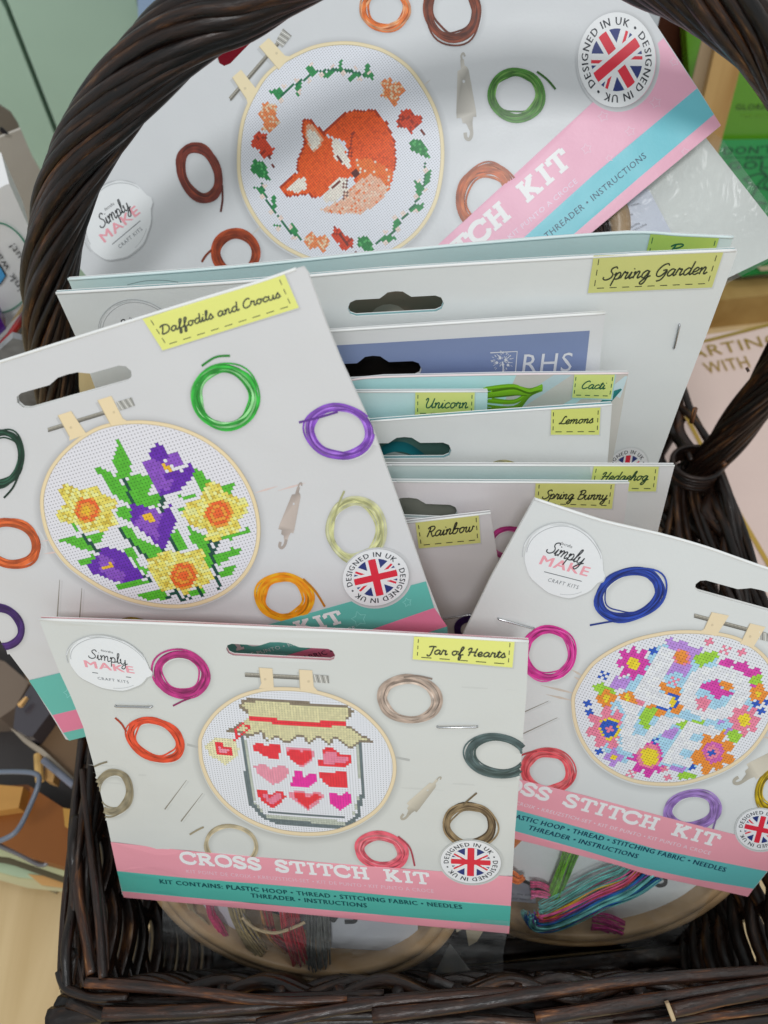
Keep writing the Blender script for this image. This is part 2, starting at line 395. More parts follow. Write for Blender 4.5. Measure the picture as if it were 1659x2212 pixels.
SCR = {
'a': (1.05, [[(.75,.85),(.45,1),(.12,.6),(.2,.1),(.5,.05),(.75,.5),(.8,.95)],[(.8,.95),(.78,.3),(.9,.02),(1.15,.25)]]),
'b': (.95, [[(0,.1),(.3,1.2),(.35,1.9),(.15,1.8),(.1,.8),(.15,.1),(.5,.0),(.75,.45),(.6,.9),(.25,.75)],[(.6,.9),(.98,.75)]]),
'c': (.8, [[(.7,.75),(.5,.98),(.15,.7),(.12,.25),(.4,0),(.8,.25)]]),
'd': (1.05, [[(.75,.85),(.45,1),(.12,.6),(.2,.1),(.5,.05),(.78,.6),(.85,1.9)],[(.85,1.9),(.8,.3),(.92,.02),(1.15,.25)]]),
'e': (.8, [[(.05,.35),(.45,.45),(.65,.75),(.42,1),(.13,.65),(.15,.2),(.42,0),(.8,.25)]]),
'f': (.7, [[(0,.1),(.35,.9),(.6,1.75),(.4,1.95),(.27,1.4),(.25,0),(.2,-.8),(.4,-.85),(.45,-.2),(.35,.05),(.75,.25)]]),
'g': (1.05, [[(.75,.85),(.45,1),(.12,.6),(.2,.1),(.5,.05),(.8,.95)],[(.8,.95),(.78,-.4),(.55,-.9),(.25,-.75),(.5,-.25),(1.15,.25)]]),
'h': (.95, [[(0,.1),(.35,1.2),(.4,1.9),(.2,1.8),(.12,.8),(.12,0)],[(.12,.3),(.4,.95),(.65,.85),(.62,.2),(.75,0),(1,.25)]]),
'i': (.5, [[(0,.15),(.2,.95)],[(.2,.95),(.18,.2),(.3,0),(.55,.25)],[(.3,1.32),(.34,1.42)]]),
'l': (.5, [[(0,.1),(.35,1.3),(.4,1.9),(.2,1.8),(.15,.6),(.25,.02),(.55,.25)]]),
'm': (1.4, [[(0,.7),(.12,.95),(.15,.5),(.15,0)],[(.15,.4),(.4,.95),(.6,.85),(.6,0)],[(.6,.4),(.85,.95),(1.07,.85),(1.05,.2),(1.17,0),(1.45,.25)]]),
'n': (.95, [[(0,.7),(.12,.95),(.15,.5),(.15,0)],[(.15,.4),(.4,.95),(.62,.85),(.6,.2),(.72,0),(1,.25)]]),
'o': (.9, [[(.55,.95),(.2,.85),(.1,.4),(.35,0),(.68,.3),(.65,.8),(.45,.98)],[(.6,.85),(.95,.8)]]),
'p': (.9, [[(0,.6),(.15,.95),(.15,0),(.12,-.9)],[(.15,.4),(.4,.98),(.7,.7),(.6,.1),(.2,.05)],[(.55,.05),(.95,.25)]]),
'r': (.8, [[(0,.3),(.15,1.05),(.3,.85),(.55,.9),(.5,.3),(.6,0),(.85,.25)]]),
's': (.7, [[(0,.2),(.35,1.05),(.45,.75),(.6,.3),(.35,0),(.1,.1)],[(.35,0),(.75,.25)]]),
't': (.55, [[(0,.1),(.3,1.5),(.2,.3),(.35,0),(.6,.25)],[(0,1.1),(.55,1.15)]]),
'u': (1.05, [[(0,.6),(.12,.95),(.12,.25),(.35,0),(.65,.3),(.75,.95)],[(.75,.95),(.73,.2),(.85,0),(1.1,.25)]]),
'w': (1.2, [[(0,.7),(.1,.95),(.12,.2),(.3,0),(.5,.3),(.55,.9),(.58,.2),(.75,0),(1,.4),(1,.9),(1.25,.8)]]),
'y': (1.0, [[(0,.6),(.12,.95),(.12,.25),(.35,0),(.65,.3),(.75,.95)],[(.75,.95),(.73,-.4),(.5,-.9),(.2,-.75),(.45,-.25),(1.1,.25)]]),
'S': (1.2, [[(1.2,1.5),(1.0,1.8),(.6,1.6),(.6,1.2),(.95,.8),(.95,.3),(.5,0),(.1,.15),(.05,.45)]]),
'G': (1.35, [[(1.2,1.5),(1.0,1.8),(.5,1.6),(.15,.9),(.25,.2),(.7,.05),(1.1,.6),(1.15,.9)],[(.75,.85),(1.2,.9),(1.15,.0),(.9,-.5),(.5,-.6)]]),
'D': (1.4, [[(.4,1.7),(.3,.6),(.2,.05),(.6,0),(1.1,.3),(1.25,1.0),(1.0,1.6),(.5,1.8),(.1,1.65),(0,1.4)]]),
'C': (1.15, [[(1.1,1.5),(.9,1.8),(.45,1.55),(.15,.9),(.2,.25),(.55,0),(1.1,.3)]]),
'P': (1.1, [[(.4,1.6),(.3,.8),(.2,0)],[(.05,1.4),(.3,1.75),(.8,1.8),(1.0,1.45),(.75,1.0),(.35,.9)]]),
'R': (1.2, [[(.4,1.6),(.3,.8),(.2,0)],[(.05,1.4),(.3,1.75),(.8,1.8),(1.0,1.45),(.75,1.0),(.35,.9)],[(.55,.95),(.8,.3),(1.0,0),(1.25,.2)]]),
'B': (1.2, [[(.4,1.6),(.3,.8),(.2,0)],[(.05,1.4),(.3,1.75),(.8,1.8),(1.0,1.45),(.75,1.0),(.35,.9)],[(.35,.9),(.9,.95),(1.1,.5),(.8,.05),(.2,0)]]),
'U': (1.45, [[(0,1.4),(.2,1.75),(.35,1.5),(.25,.6),(.45,.05),(.85,.2),(1.1,.9),(1.2,1.75)],[(1.2,1.75),(1.1,.6),(1.2,.05),(1.5,.25)]]),
'H': (1.35, [[(0,1.3),(.15,1.7),(.45,1.7),(.35,.8),(.2,0)],[(1.2,1.8),(1.05,.8),(1.0,.1),(1.3,.1)],[(.1,.85),(1.2,.95)]]),
'L': (1.05, [[(.9,1.5),(.7,1.8),(.5,1.4),(.4,.5),(.1,.05),(.3,.15),(.9,.05),(1.1,.2)]]),
'J': (.95, [[(.1,1.6),(.5,1.75),(1.1,1.7)],[(.75,1.7),(.65,.6),(.5,-.3),(.2,-.4),(.1,-.1)]]),
' ': (.55, []),
}
def script(card, mb, txt, a, b, xh, col, h=0.36, wd=3.0, slant=0.28):
    tot = sum(SCR[c][0] for c in txt); A = np.array(a, float); E = (np.array(b, float) - A) / tot; U = card.up(*a) * xh; x = 0
    S = E / np.linalg.norm(E) * xh * slant
    for c in txt:
        adv, st = SCR[c]
        for i, s_ in enumerate(st):
            card.ribbon(mb, crom([tuple(A + E * (x + p[0]) + U * p[1] + S * p[1]) for p in s_], 4), wd, col, h + 0.002 * i)
        x += adv
SLAB = {
'C': (1.0, [('c', [(.95,.30),(.8,.07),(.5,.0),(.15,.15),(.02,.5),(.15,.85),(.5,1.0),(.8,.92),(.92,.68)]),('l',[(.93,1.0),(.93,.66)])]),
'R': (1.08, [('l',[(.2,0),(.2,1)]),('c',[(.2,.97),(.6,.97),(.8,.75),(.6,.5),(.2,.5)]),('l',[(.45,.5),(.85,.03)]),('s',[(0,0),(.4,0)]),('s',[(.68,0),(1.05,0)]),('s',[(0,1),(.3,1)])]),
'O': (1.05, [('c',[(.5,0),(.15,.15),(.03,.5),(.15,.85),(.5,1),(.85,.85),(.97,.5),(.85,.15),(.5,0)])]),
'S': (.85, [('c',[(.05,.22),(.3,.0),(.65,.05),(.72,.3),(.4,.5),(.08,.7),(.18,.95),(.5,1.0),(.7,.8)]),('l',[(.05,.3),(.05,0)]),('l',[(.7,1),(.7,.7)])]),
'T': (1.0, [('l',[(.5,0),(.5,1)]),('s',[(.05,1),(.95,1)]),('s',[(.25,0),(.75,0)]),('l',[(.07,1.02),(.07,.68)]),('l',[(.93,1.02),(.93,.68)])]),
'I': (.6, [('l',[(.3,0),(.3,1)]),('s',[(.05,0),(.55,0)]),('s',[(.05,1),(.55,1)])]),
'H': (1.15, [('l',[(.25,0),(.25,1)]),('l',[(.85,0),(.85,1)]),('s',[(.25,.5),(.85,.5)]),('s',[(.02,0),(.48,0)]),('s',[(.02,1),(.48,1)]),('s',[(.62,0),(1.08,0)]),('s',[(.62,1),(1.08,1)])]),
'K': (1.15, [('l',[(.25,0),(.25,1)]),('l',[(.3,.42),(.85,.97)]),('l',[(.45,.52),(.88,.03)]),('s',[(.02,0),(.48,0)]),('s',[(.02,1),(.48,1)]),('s',[(.66,0),(1.1,0)]),('s',[(.62,1),(1.02,1)])]),
' ': (.75, []),
}
def slabtext(card, mb, txt, a, b, hgt, col, h=0.36):
    tot = sum(SLAB[c][0] + .1 for c in txt); A = np.array(a, float); E = (np.array(b, float) - A) / tot; U = card.up(*a) * hgt; x = 0
    for c in txt:
        adv, st = SLAB[c]
        for i, (k, s_) in enumerate(st):
            pts = [tuple(A + E * (x + p[0]) + U * (p[1] * .84 + .08)) for p in s_]
            if k == 'c': pts = crom(pts, 5)
            card.ribbon(mb, pts, hgt * {'c': .25, 'l': .27, 's': .17}[k], col, h + .004 * i)
        x += adv + .1
def dashes(card, mb, pts, col, wd=1.8, n=7, h=0.36):
    for a, b, m in zip(pts[:-1], pts[1:], n if isinstance(n, (list, tuple)) else [n] * 9):
        for i in range(m):
            t0, t1 = (i + .22) / m, (i + .78) / m
            card.ribbon(mb, [(a[0] + (b[0] - a[0]) * t, a[1] + (b[1] - a[1]) * t) for t in (t0, t1)], wd, col, h)

# ------------------------------------------------------------------ printed items
def coil(card, par, c, rx, ry, rot, col, tail=None, inner=0.68, k=9, wd=4.0, seed=0, shade=True, base=True, alt=None):
    rnd = random.Random(seed or int(c[0] * 7 + c[1])); col = hexc(col, 1.02) if isinstance(col, str) else col; alt = hexc(alt, 1.02) if alt else None
    ca, sa = math.cos(math.radians(rot)), math.sin(math.radians(rot)); mb = MB()
    def pt(a, r, ox=0, oy=0): x = math.cos(a) * rx * r + ox; y = math.sin(a) * ry * r + oy; return (c[0] + x * ca - y * sa, c[1] + x * sa + y * ca)
    n = 40; mid = (1 + inner) / 2
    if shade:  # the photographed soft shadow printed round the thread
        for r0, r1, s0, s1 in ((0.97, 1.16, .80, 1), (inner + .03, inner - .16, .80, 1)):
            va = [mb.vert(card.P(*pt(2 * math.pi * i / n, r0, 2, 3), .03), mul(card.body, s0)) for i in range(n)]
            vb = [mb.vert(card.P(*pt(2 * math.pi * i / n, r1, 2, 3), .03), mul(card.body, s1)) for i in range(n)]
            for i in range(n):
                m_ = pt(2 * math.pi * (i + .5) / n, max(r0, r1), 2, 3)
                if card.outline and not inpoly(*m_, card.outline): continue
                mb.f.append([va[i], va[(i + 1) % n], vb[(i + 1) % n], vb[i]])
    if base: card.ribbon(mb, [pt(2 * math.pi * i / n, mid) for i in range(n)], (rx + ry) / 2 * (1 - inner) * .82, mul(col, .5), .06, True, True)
    for j in range(k):
        r = inner + (1 - inner) * (j + .5) / k; ph = rnd.random() * 6.3; ox = rnd.uniform(-.06, .06) * rx; oy = rnd.uniform(-.06, .06) * ry; am = rnd.uniform(.01, .045)
        cc = alt if alt and j % 3 == 1 else col; b0 = rnd.uniform(.62, 1.3)
        pts = [pt(2 * math.pi * i / n, r + am * math.sin(2 * 2 * math.pi * i / n + ph) + am * .6 * math.sin(5 * 2 * math.pi * i / n + ph * 2), ox, oy) for i in range(n)]
        card.ribbon(mb, pts, wd * rnd.uniform(.7, 1.15), (lambda b, p, q: (lambda t: mul(q, b * (1 + .28 * math.sin(t * 60 + p) * math.sin(t * 13 + p)))))(b0, ph, cc), .09 + .012 * j, True, True)
    if tail: card.ribbon(mb, crom([tail[0], ((tail[0][0] + tail[-1][0]) / 2 + 2, (tail[0][1] + tail[-1][1]) / 2 - 2), tail[-1]], 4) if len(tail) == 2 else crom(tail, 5), wd * .95, mul(col, .62), .24, clip=True)
    return mb.build('printed_thread', PRINT, par)
def badge(card, par, c, ex, ey, h=0.45, txt='DESIGNED IN UK • DESIGNED IN UK • ', start=-1.75):
    c = np.array(c, float); ex = np.array(ex, float); ey = np.array(ey, float)
    def T(p): return tuple(c + ex * p[0] + ey * p[1])
    cir = lambda r, n=48: [(math.cos(2 * math.pi * i / n) * r, math.sin(2 * math.pi * i / n) * r) for i in range(n)]
    mb = MB(); wht = (.84, .85, .86); navy = hexc('26326b'); red = hexc('c8283a')
    n = 48
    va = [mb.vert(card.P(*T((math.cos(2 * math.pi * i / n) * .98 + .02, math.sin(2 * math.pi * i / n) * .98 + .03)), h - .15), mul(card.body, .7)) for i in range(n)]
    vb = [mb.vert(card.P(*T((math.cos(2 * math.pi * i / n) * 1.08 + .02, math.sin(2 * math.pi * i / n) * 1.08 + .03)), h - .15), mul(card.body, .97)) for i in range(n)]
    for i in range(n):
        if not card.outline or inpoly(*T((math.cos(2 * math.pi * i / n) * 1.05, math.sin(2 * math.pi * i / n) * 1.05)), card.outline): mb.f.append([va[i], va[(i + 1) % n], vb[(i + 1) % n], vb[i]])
    card.fill(mb, [T(p) for p in cir(1)], wht, h, grid=0)
    disk = cir(.66); card.fill(mb, [T(p) for p in disk], navy, h + .02, grid=0)
    def bar(a, w, off, L0, L1, col, hh):
        d = (math.cos(a), math.sin(a)); m = (-d[1], d[0])
        q = [(d[0] * t + m[0] * (o + off), d[1] * t + m[1] * (o + off)) for t, o in ((L0, -w), (L1, -w), (L1, w), (L0, w))]
        q = clipconv(q, disk)
        if q: card.fill(mb, [T(p) for p in q], col, hh, grid=0)
    for a in (.62, -.62): bar(a, .125, 0, -1, 1, wht, h + .03)
    for a, s_ in ((.62, 1), (-.62, -1)):
        bar(a, .036, .045 * s_, -1, 0, red, h + .04); bar(a, .036, -.045 * s_, 0, 1, red, h + .04)
    bar(0, .2, 0, -1, 1, wht, h + .05); bar(math.pi / 2, .2, 0, -1, 1, wht, h + .05)
    bar(0, .115, 0, -1, 1, red, h + .06); bar(math.pi / 2, .115, 0, -1, 1, red, h + .065)
    for q_ in (0, .012): ringtext(card, mb, txt, c, ex, ey, .735, .175, hexc('20242c'), h + .03 + q_ * .5, start + q_)
    return mb.build('printed_badge', PRINT, par)
def logo(card, par, c, ex, ey, h=0.3):
    c = np.array(c, float); ex = np.array(ex, float); ey = np.array(ey, float)
    T = lambda x, y: tuple(c + ex * x + ey * y)
    mb = MB(); n = 48; rnd = random.Random(3); k = []
    for i in range(n):
        a = 2 * math.pi * i / n; r = 1 + .012 * math.sin(5 * a + 1) + .01 * math.sin(11 * a)
        if 0.05 < a < .35: r += .09 * math.sin((a - .05) / .3 * math.pi)
        k.append(T(math.cos(a) * r, math.sin(a) * r))
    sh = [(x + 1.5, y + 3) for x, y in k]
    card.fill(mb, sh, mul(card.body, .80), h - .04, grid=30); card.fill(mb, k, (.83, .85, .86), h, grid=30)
    for j, (r0, o) in enumerate(((1.04, -.02), (.95, .01), (1.0, -.04))):
        pts = [T(math.cos(a) * (r0 + .02 * math.sin(2 * a + j)) + o, math.sin(a) * (r0 + .02 * math.sin(3 * a)) - .0) for a in [math.pi * (.95 + .9 * t / 24) + j * .15 for t in range(25)]]
        card.ribbon(mb, pts, 1.7, [(.55, .57, .58), (.5, .52, .53), (.82, .84, .85)][j], h + .02 + .01 * j, clip=True)
    card.ribbon(mb, [T(math.cos(a) * .9, math.sin(a) * .93) for a in [.9 + t * .08 for t in range(9)]], 1.2, (.55, .57, .58), h + .03, clip=True)
    black = hexc('26282c'); pink = hexc('e0929c'); hgt = np.linalg.norm(ey)
    script(card, mb, 'Simply', T(-.50, -.13), T(.46, -.02), hgt * .205, black, h + .07, hgt * .032, .2)
    text(card, mb, 'docrafts', T(-.16, -.44), T(.14, -.40), hgt * .09, black, h + .06)
    text(card, mb, 'MAKE', T(-.60, .24), T(.62, .27), hgt * .28, pink, h + .05, sp=1.12, bold=1.0)
    card.ribbon(mb, [T(-.45, .42), T(.52, .44)], 1.6, hexc('555a5e'), h + .05)
    text(card, mb, 'CRAFT KITS', T(-.33, .66), T(.45, .68), hgt * .11, hexc('6a6e72'), h + .05, sp=1.2)
    return mb.build('printed_logo', PRINT, par)
def sticker(card, par, q, txt, a, b, xh, col='dcde7c', ink='33362c', wd=3.0, nd=(5, 3)):
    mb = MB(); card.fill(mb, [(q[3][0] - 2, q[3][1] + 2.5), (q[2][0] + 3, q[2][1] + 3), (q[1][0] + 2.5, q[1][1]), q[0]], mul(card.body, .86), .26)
    card.fill(mb, q, hexc(col, 1.15), .3); Q = [np.array(p, float) for p in q]; cc = sum(Q) / 4; E = []
    for i, p in enumerate(Q):
        dx = .045; dy = .12
        f = p + (Q[(0, 1, 2, 3)[i]] - p); opp = Q[[1, 0, 3, 2][i]]; vert = Q[[3, 2, 1, 0][i]]
        E.append(tuple(p + (opp - p) * dx + (vert - p) * (dy if i > 1 else 0.04)))
    dashes(card, mb, [E[0], E[3], E[2], E[1]], hexc(ink), 1.7, (nd[1], nd[0], nd[1]), .36)
    if txt: script(card, mb, txt, a, b, xh, hexc(ink), .4, wd)
    return mb.build('printed_label', PRINT, par)
def staple(card, par, a, b):
    mb = MB(); p0, p1 = Vector(card.P(*a, .75)), Vector(card.P(*b, .75)); i0, i1 = Vector(card.P(*a, -.3)), Vector(card.P(*b, -.3))
    mb.tube([i0, p0.lerp(i0, .2), p0.lerp(p1, .04), p0.lerp(p1, .5), p0.lerp(p1, .96), p1.lerp(i1, .2), i1], .00042, 6); return mb.build('staple', STEEL, par, True)
def needle(card, par, a, b, col='7f7b70'):
    mb = MB(); card.ribbon(mb, [a, ((a[0] + b[0]) / 2, (a[1] + b[1]) / 2), b], lambda t: .8 + 1.9 * t, hexc(col), .1, clip=True)
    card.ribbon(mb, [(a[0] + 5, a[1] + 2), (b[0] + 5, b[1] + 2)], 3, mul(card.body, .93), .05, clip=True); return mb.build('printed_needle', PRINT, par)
def threader(card, par, base, top, col='aca698'):
    """flat metal threader from hook end (base) to small end (top)"""
    A = np.array(base, float); E = np.array(top, float) - A; L = np.linalg.norm(E); Nn = np.array([-E[1], E[0]]) / L * L * .1
    T = lambda x, y: tuple(A + E * y + Nn * x); mb = MB()
    card.fill(mb, [T(-1.12, .27), T(-1.12, .33), T(-.62, .80), T(-.2, .82), T(-.2, .93), T(.22, .93), T(.22, .86), T(.5, .84), T(.66, .80), T(1.12, .33), T(1.12, .27), T(.75, .27), T(.62, .21), T(.62, .12), T(.2, .12), T(-.1, .20), T(-.5, .21), T(-.6, .27)], lambda x, y: mul(hexc(col), .72 + .55 * (0.5 + 0.5 * math.sin((x * .9 + y) * .11))), .1, [[T(.16 * math.cos(t), .68 + .02 * math.sin(t)) for t in [i * math.pi / 4 for i in range(8)]]], grid=0)
    card.ribbon(mb, crom([T(.42, .16), T(.40, .07), T(.1, .02), T(-.25, .04), T(-.3, .10)], 4), L * .04, mul(hexc(col), .85), .1)
    card.ribbon(mb, crom([T(0, .92), T(-.05, .97), T(.2, 1.0), T(.36, .96)], 4), L * .022, mul(hexc(col), .85), .1)
    return mb.build('printed_threader', PRINT, par)
def hoop(card, par, outer, width, clamp=None, screw=None, knurl=None, col='e0ceac'):
    """printed embroidery hoop; returns inner polygon in px"""
    O = crom(outer, 6, True); c = np.mean(np.array(O), axis=0); n = len(O); base = hexc(col, 1.1)
    mb = MB(); inner = []
    def off(d):
        out = []
        for i in range(n):
            a = np.array(O[i - 1]); b = np.array(O[(i + 1) % n]); t = b - a; t /= np.linalg.norm(t); nn = np.array([-t[1], t[0]])
            p = np.array(O[i])
            if nn @ (c - p) < 0: nn = -nn
            out.append(tuple(p + nn * d))
        return out
    def band(d0, d1, c0, c1, h, dx=0, dy=0):
        A, B_ = off(d0), off(d1)
        va = [mb.vert(card.P(p[0] + dx, p[1] + dy, h), c0) for p in A]; vb = [mb.vert(card.P(p[0] + dx, p[1] + dy, h), c1) for p in B_]
        for i in range(n):
            if card.outline and not inpoly(*B_[i], card.outline): continue
            mb.f.append([va[i], va[(i + 1) % n], vb[(i + 1) % n], vb[i]])
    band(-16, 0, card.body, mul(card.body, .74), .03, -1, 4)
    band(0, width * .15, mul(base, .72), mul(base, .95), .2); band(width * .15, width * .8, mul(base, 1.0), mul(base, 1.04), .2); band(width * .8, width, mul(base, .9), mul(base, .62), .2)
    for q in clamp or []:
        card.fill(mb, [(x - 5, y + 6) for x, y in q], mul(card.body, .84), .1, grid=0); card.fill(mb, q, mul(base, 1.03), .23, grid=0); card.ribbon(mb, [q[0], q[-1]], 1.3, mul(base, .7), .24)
        m_ = np.mean(np.array(q), axis=0); card.fill(mb, [(m_[0] + 3 * math.cos(a), m_[1] + 3 * math.sin(a)) for a in [i * .785 for i in range(8)]], mul(base, .84), .25, grid=0)
    if screw:
        g = hexc('8a867c'); card.ribbon(mb, screw, 9, g, .205); card.ribbon(mb, [(x, y - 2.2) for x, y in screw], 2.4, mul(g, 1.8), .21); card.ribbon(mb, [(x, y + 3.5) for x, y in screw], 2.2, mul(g, .4), .21)
        a, b = np.array(screw[0], float), np.array(screw[1], float); L = np.linalg.norm(b - a)
        for i in range(int(L / 3)): p = a + (b - a) * i * 3 / L; card.ribbon(mb, [tuple(p + (0, -4)), tuple(p + (0, 4))], .9, mul(g, .5), .212)
    if knurl:
        card.fill(mb, knurl, hexc('9d9c96'), .22, grid=0); kk = [np.array(p) for p in knurl]
        for i in range(6): t = (i + .5) / 6; card.ribbon(mb, [tuple(kk[0] + (kk[1] - kk[0]) * t), tuple(kk[3] + (kk[2] - kk[3]) * min(1, t + .12))], 1.2, hexc('5d5c58' if i % 2 else 'd6d5d0'), .225)
    mb.build('printed_hoop', PRINT, par)
    return off(width * .9)
def stitch(card, par, inner, cellpx, art, seed=1, cloth=(.80, .82, .87)):
    """cross-stitch picture: aida cells aligned with the card; art = list of paint operations in px"""
    rnd = random.Random(seed); c = np.mean(np.array(inner), axis=0); a0, b0, _ = card.loc(*c)
    p = card.P(*c); q = card.P(c[0] + 10, c[1]); r0 = card.right(*c)
    cs = abs(np.linalg.norm(np.array(card.P(c[0] + r0[0] * cellpx, c[1] + r0[1] * cellpx)) - p))
    n = 60; cells = {}
    def cellpt(i, j): return s_px(card, a0 + i * cs, b0 + j * cs)
    grid = {}
    for i in range(-n, n + 1):
        for j in range(-n, n + 1):
            x, y = cellpt(i + .5, j + .5)
            if -20 < x < 1700 and inpoly(x, y, inner): grid[(i, j)] = [x, y, None]
    for op in art:
        k = op[0]; colr = op[1] if isinstance(op[1], (tuple, list)) and not isinstance(op[1], str) else hexc(op[1])
        if k == 'p':
            P_ = op[2]; x0 = min(p[0] for p in P_); x1 = max(p[0] for p in P_); y0 = min(p[1] for p in P_); y1 = max(p[1] for p in P_)
            for g in grid.values():
                if x0 <= g[0] <= x1 and y0 <= g[1] <= y1 and inpoly(g[0], g[1], P_): g[2] = colr
        elif k == 'l':
            P_ = op[2]; w_ = op[3] / 2
            for a, b in zip(P_[:-1], P_[1:]):
                a = np.array(a); b = np.array(b); d = b - a; L2 = d @ d + 1e-9
                for g in grid.values():
                    gx, gy = g[0], g[1]; t = max(0, min(1, ((gx - a[0]) * d[0] + (gy - a[1]) * d[1]) / L2))
                    if (gx - a[0] - d[0] * t) ** 2 + (gy - a[1] - d[1] * t) ** 2 <= w_ * w_: g[2] = colr
        elif k == 'f':   # flower: centre, radius, petals, sharpness
            (fx, fy), R, npet, dp, ph = op[2], op[3], op[4], op[5], op[6] if len(op) > 6 else 0
            for g in grid.values():
                dx, dy = g[0] - fx, g[1] - fy; d = math.hypot(dx, dy)
                if d <= R * 1.02 and d <= R * (1 - dp + dp * abs(math.cos(npet * (math.atan2(dy, dx) + ph) / 2))): g[2] = colr
        elif k == 'x' or k == '+':
            gx, gy = op[2]; best = min(grid, key=lambda q: (grid[q][0] - gx) ** 2 + (grid[q][1] - gy) ** 2)
            D = ((0, 0), (1, 1), (-1, -1), (1, -1), (-1, 1)) if k == 'x' else ((0, 0), (1, 0), (-1, 0), (0, 1), (0, -1))
            for d in D:
                qq = (best[0] + d[0], best[1] + d[1])
                if qq in grid: grid[qq][2] = colr
        elif k == 'n':   # speckle: recolour share of cells inside polygon
            P_ = op[2]
            for g in grid.values():
                if rnd.random() < op[3] and inpoly(g[0], g[1], P_): g[2] = colr
    mbw, mbs = MB(), MB()
    for (i, j), g in grid.items():
        t = mbs if g[2] else mbw; cc = g[2] or cloth
        if g[2]: cc = mul(cc, rnd.uniform(.9, 1.1))
        h = .16 if g[2] else .13; k = len(t.v)
        for di, dj in ((0, 0), (1, 0), (1, 1), (0, 1)):
            a, b = a0 + (i + di) * cs, b0 + (j + dj) * cs; hh = card.bend(a, b) if card.bend else 0
            t.vert(card.P0 + card.u * a + card.v * b + card.n * (hh + h * .001), cc, (i + di + .5, j + dj + .5))
        t.f.append([k, k + 1, k + 2, k + 3])
    mu = MB(); card.fill(mu, inner, cloth, .1); mu.build('printed_cloth_base', PRINT, par)
    mbw.build('printed_cloth', AIDA, par); mbs.build('printed_stitching', AIDA, par)
def s_px(card, a, b):
    h = card.bend(a, b) if card.bend else 0; return card.px(card.P0 + card.u * a + card.v * b + card.n * h)
def slot(c, hw, ang, bh, bw=None, bump=None, card=None):
    """hang-hole outline: half width, tilt (slope), bar height, bump"""
    bw = bw or hw * .32; bump = bump or bh * .55; e = np.array([math.cos(ang), math.sin(ang)]); U = card.up(*c) if card else np.array([e[1], -e[0]])
    r = bh / 2; L = []
    for t in range(5): a = math.pi / 2 + math.pi * t / 4; L.append((-hw + r + math.cos(a) * r, math.sin(a) * r))      # left cap, top to bottom (y up)
    for t in range(5): a = -math.pi / 2 + math.pi * t / 4; L.append((hw - r + math.cos(a) * r, math.sin(a) * r))
    L += [(bw * 1.15, r), (bw * .9, r + bump * .35), (bw * .55, r + bump * .88), (0, r + bump), (-bw * .55, r + bump * .88), (-bw * .9, r + bump * .35), (-bw * 1.15, r)]
    return [tuple(np.array(c) + e * x + U * y) for x, y in L]
def kit(name, label, card, outline, holes=(), body=WHITE, back=None, backcol=None, group='cross stitch kits standing in the basket', hull=True, cat='craft kit', fold=True):
    c = np.mean([card.P(*p) for p in outline], axis=0); low = max(outline, key=lambda p: p[1]); e = empty(name, label, cat, tuple(card.P(*low)), group)
    card.outline = outline; card.cliphull = hullof(outline) if hull else None; card.body = body
    slab(card, outline, 'front_panel', e, body, .5, 0, holes)
    if backcol is not None:
        upv = card.up(*outline[0]); o2 = [(x + upv[0] * back, y + upv[1] * back) for x, y in outline]
        # the back leaf of the folded header, 2 mm behind
        hb = [[(x + upv[0] * 1, y + upv[1] * 1) for x, y in H] for H in holes]
        slab(card, o2, 'back_panel', e, backcol, .4, -1.3, hb)
    return e
def topfold(card, par, pts, r=.55, col=(.86, .87, .86)):
    mb = MB(); P_ = [Vector(card.P(*p, -.15)) for p in crom(pts, 5)]; mb.tube(P_, r * .001, 8, col); mb.build('folded_edge', PRINT, par, True)

def hullof(P):
    P = sorted(set(map(tuple, P)))
    def half(P):
        o = []
        for p in P:
            while len(o) > 1 and (o[-1][0] - o[-2][0]) * (p[1] - o[-2][1]) - (o[-1][1] - o[-2][1]) * (p[0] - o[-2][0]) <= 0: o.pop()
            o.append(p)
        return o[:-1]
    return half(P) + half(P[::-1])

# ================================================================== SETTING
def structure(o): o['kind'] = 'structure'; return o
TBL = -0.56
mb = MB(); mb.box(Vector((-1.2, -.6, 0)), Vector((1.4, -.6, 0)), Vector((1.4, 1.3, 0)), Vector((-1.2, 1.3, 0)), Vector((0, 0, -.03)))
structure(mb.build('tabletop', PINE))

# ================================================================== BASKET
bk = empty('wicker_basket', 'dark brown willow basket with a tall twisted handle, holding all the craft kits', 'basket', (0.01, 0.3, 0.0))
RIM = -0.385
def H(x, y, dz=0.0): return atH(x, y, RIM + dz)
FL, FR = np.array([-.160, .052]), np.array([.180, .022]); HRt, HLt = np.array([.205, .305]), np.array([-.181, .305]); BRt, BLt = np.array([.21, .56]), np.array([-.19, .56])
rimz = HC + RIM
rnd = random.Random(5)
def tint(lo=.6, hi=1.5): k = rnd.uniform(lo, hi); return (k, k, k)
def rod(path, r, name='willow_rod', lab=None, tap=.25, t=None, n=8, sq=1.0):
    mb = MB(); P = crom([tuple(p) for p in path], 6); f = (lambda x: r * (1 - tap * x) * (1 + .05 * math.sin(x * 17 + r * 9e3)))
    mb.tube(P, f, n, t or tint(), True, sq); return mb.build(name, WILLOW, bk, True)
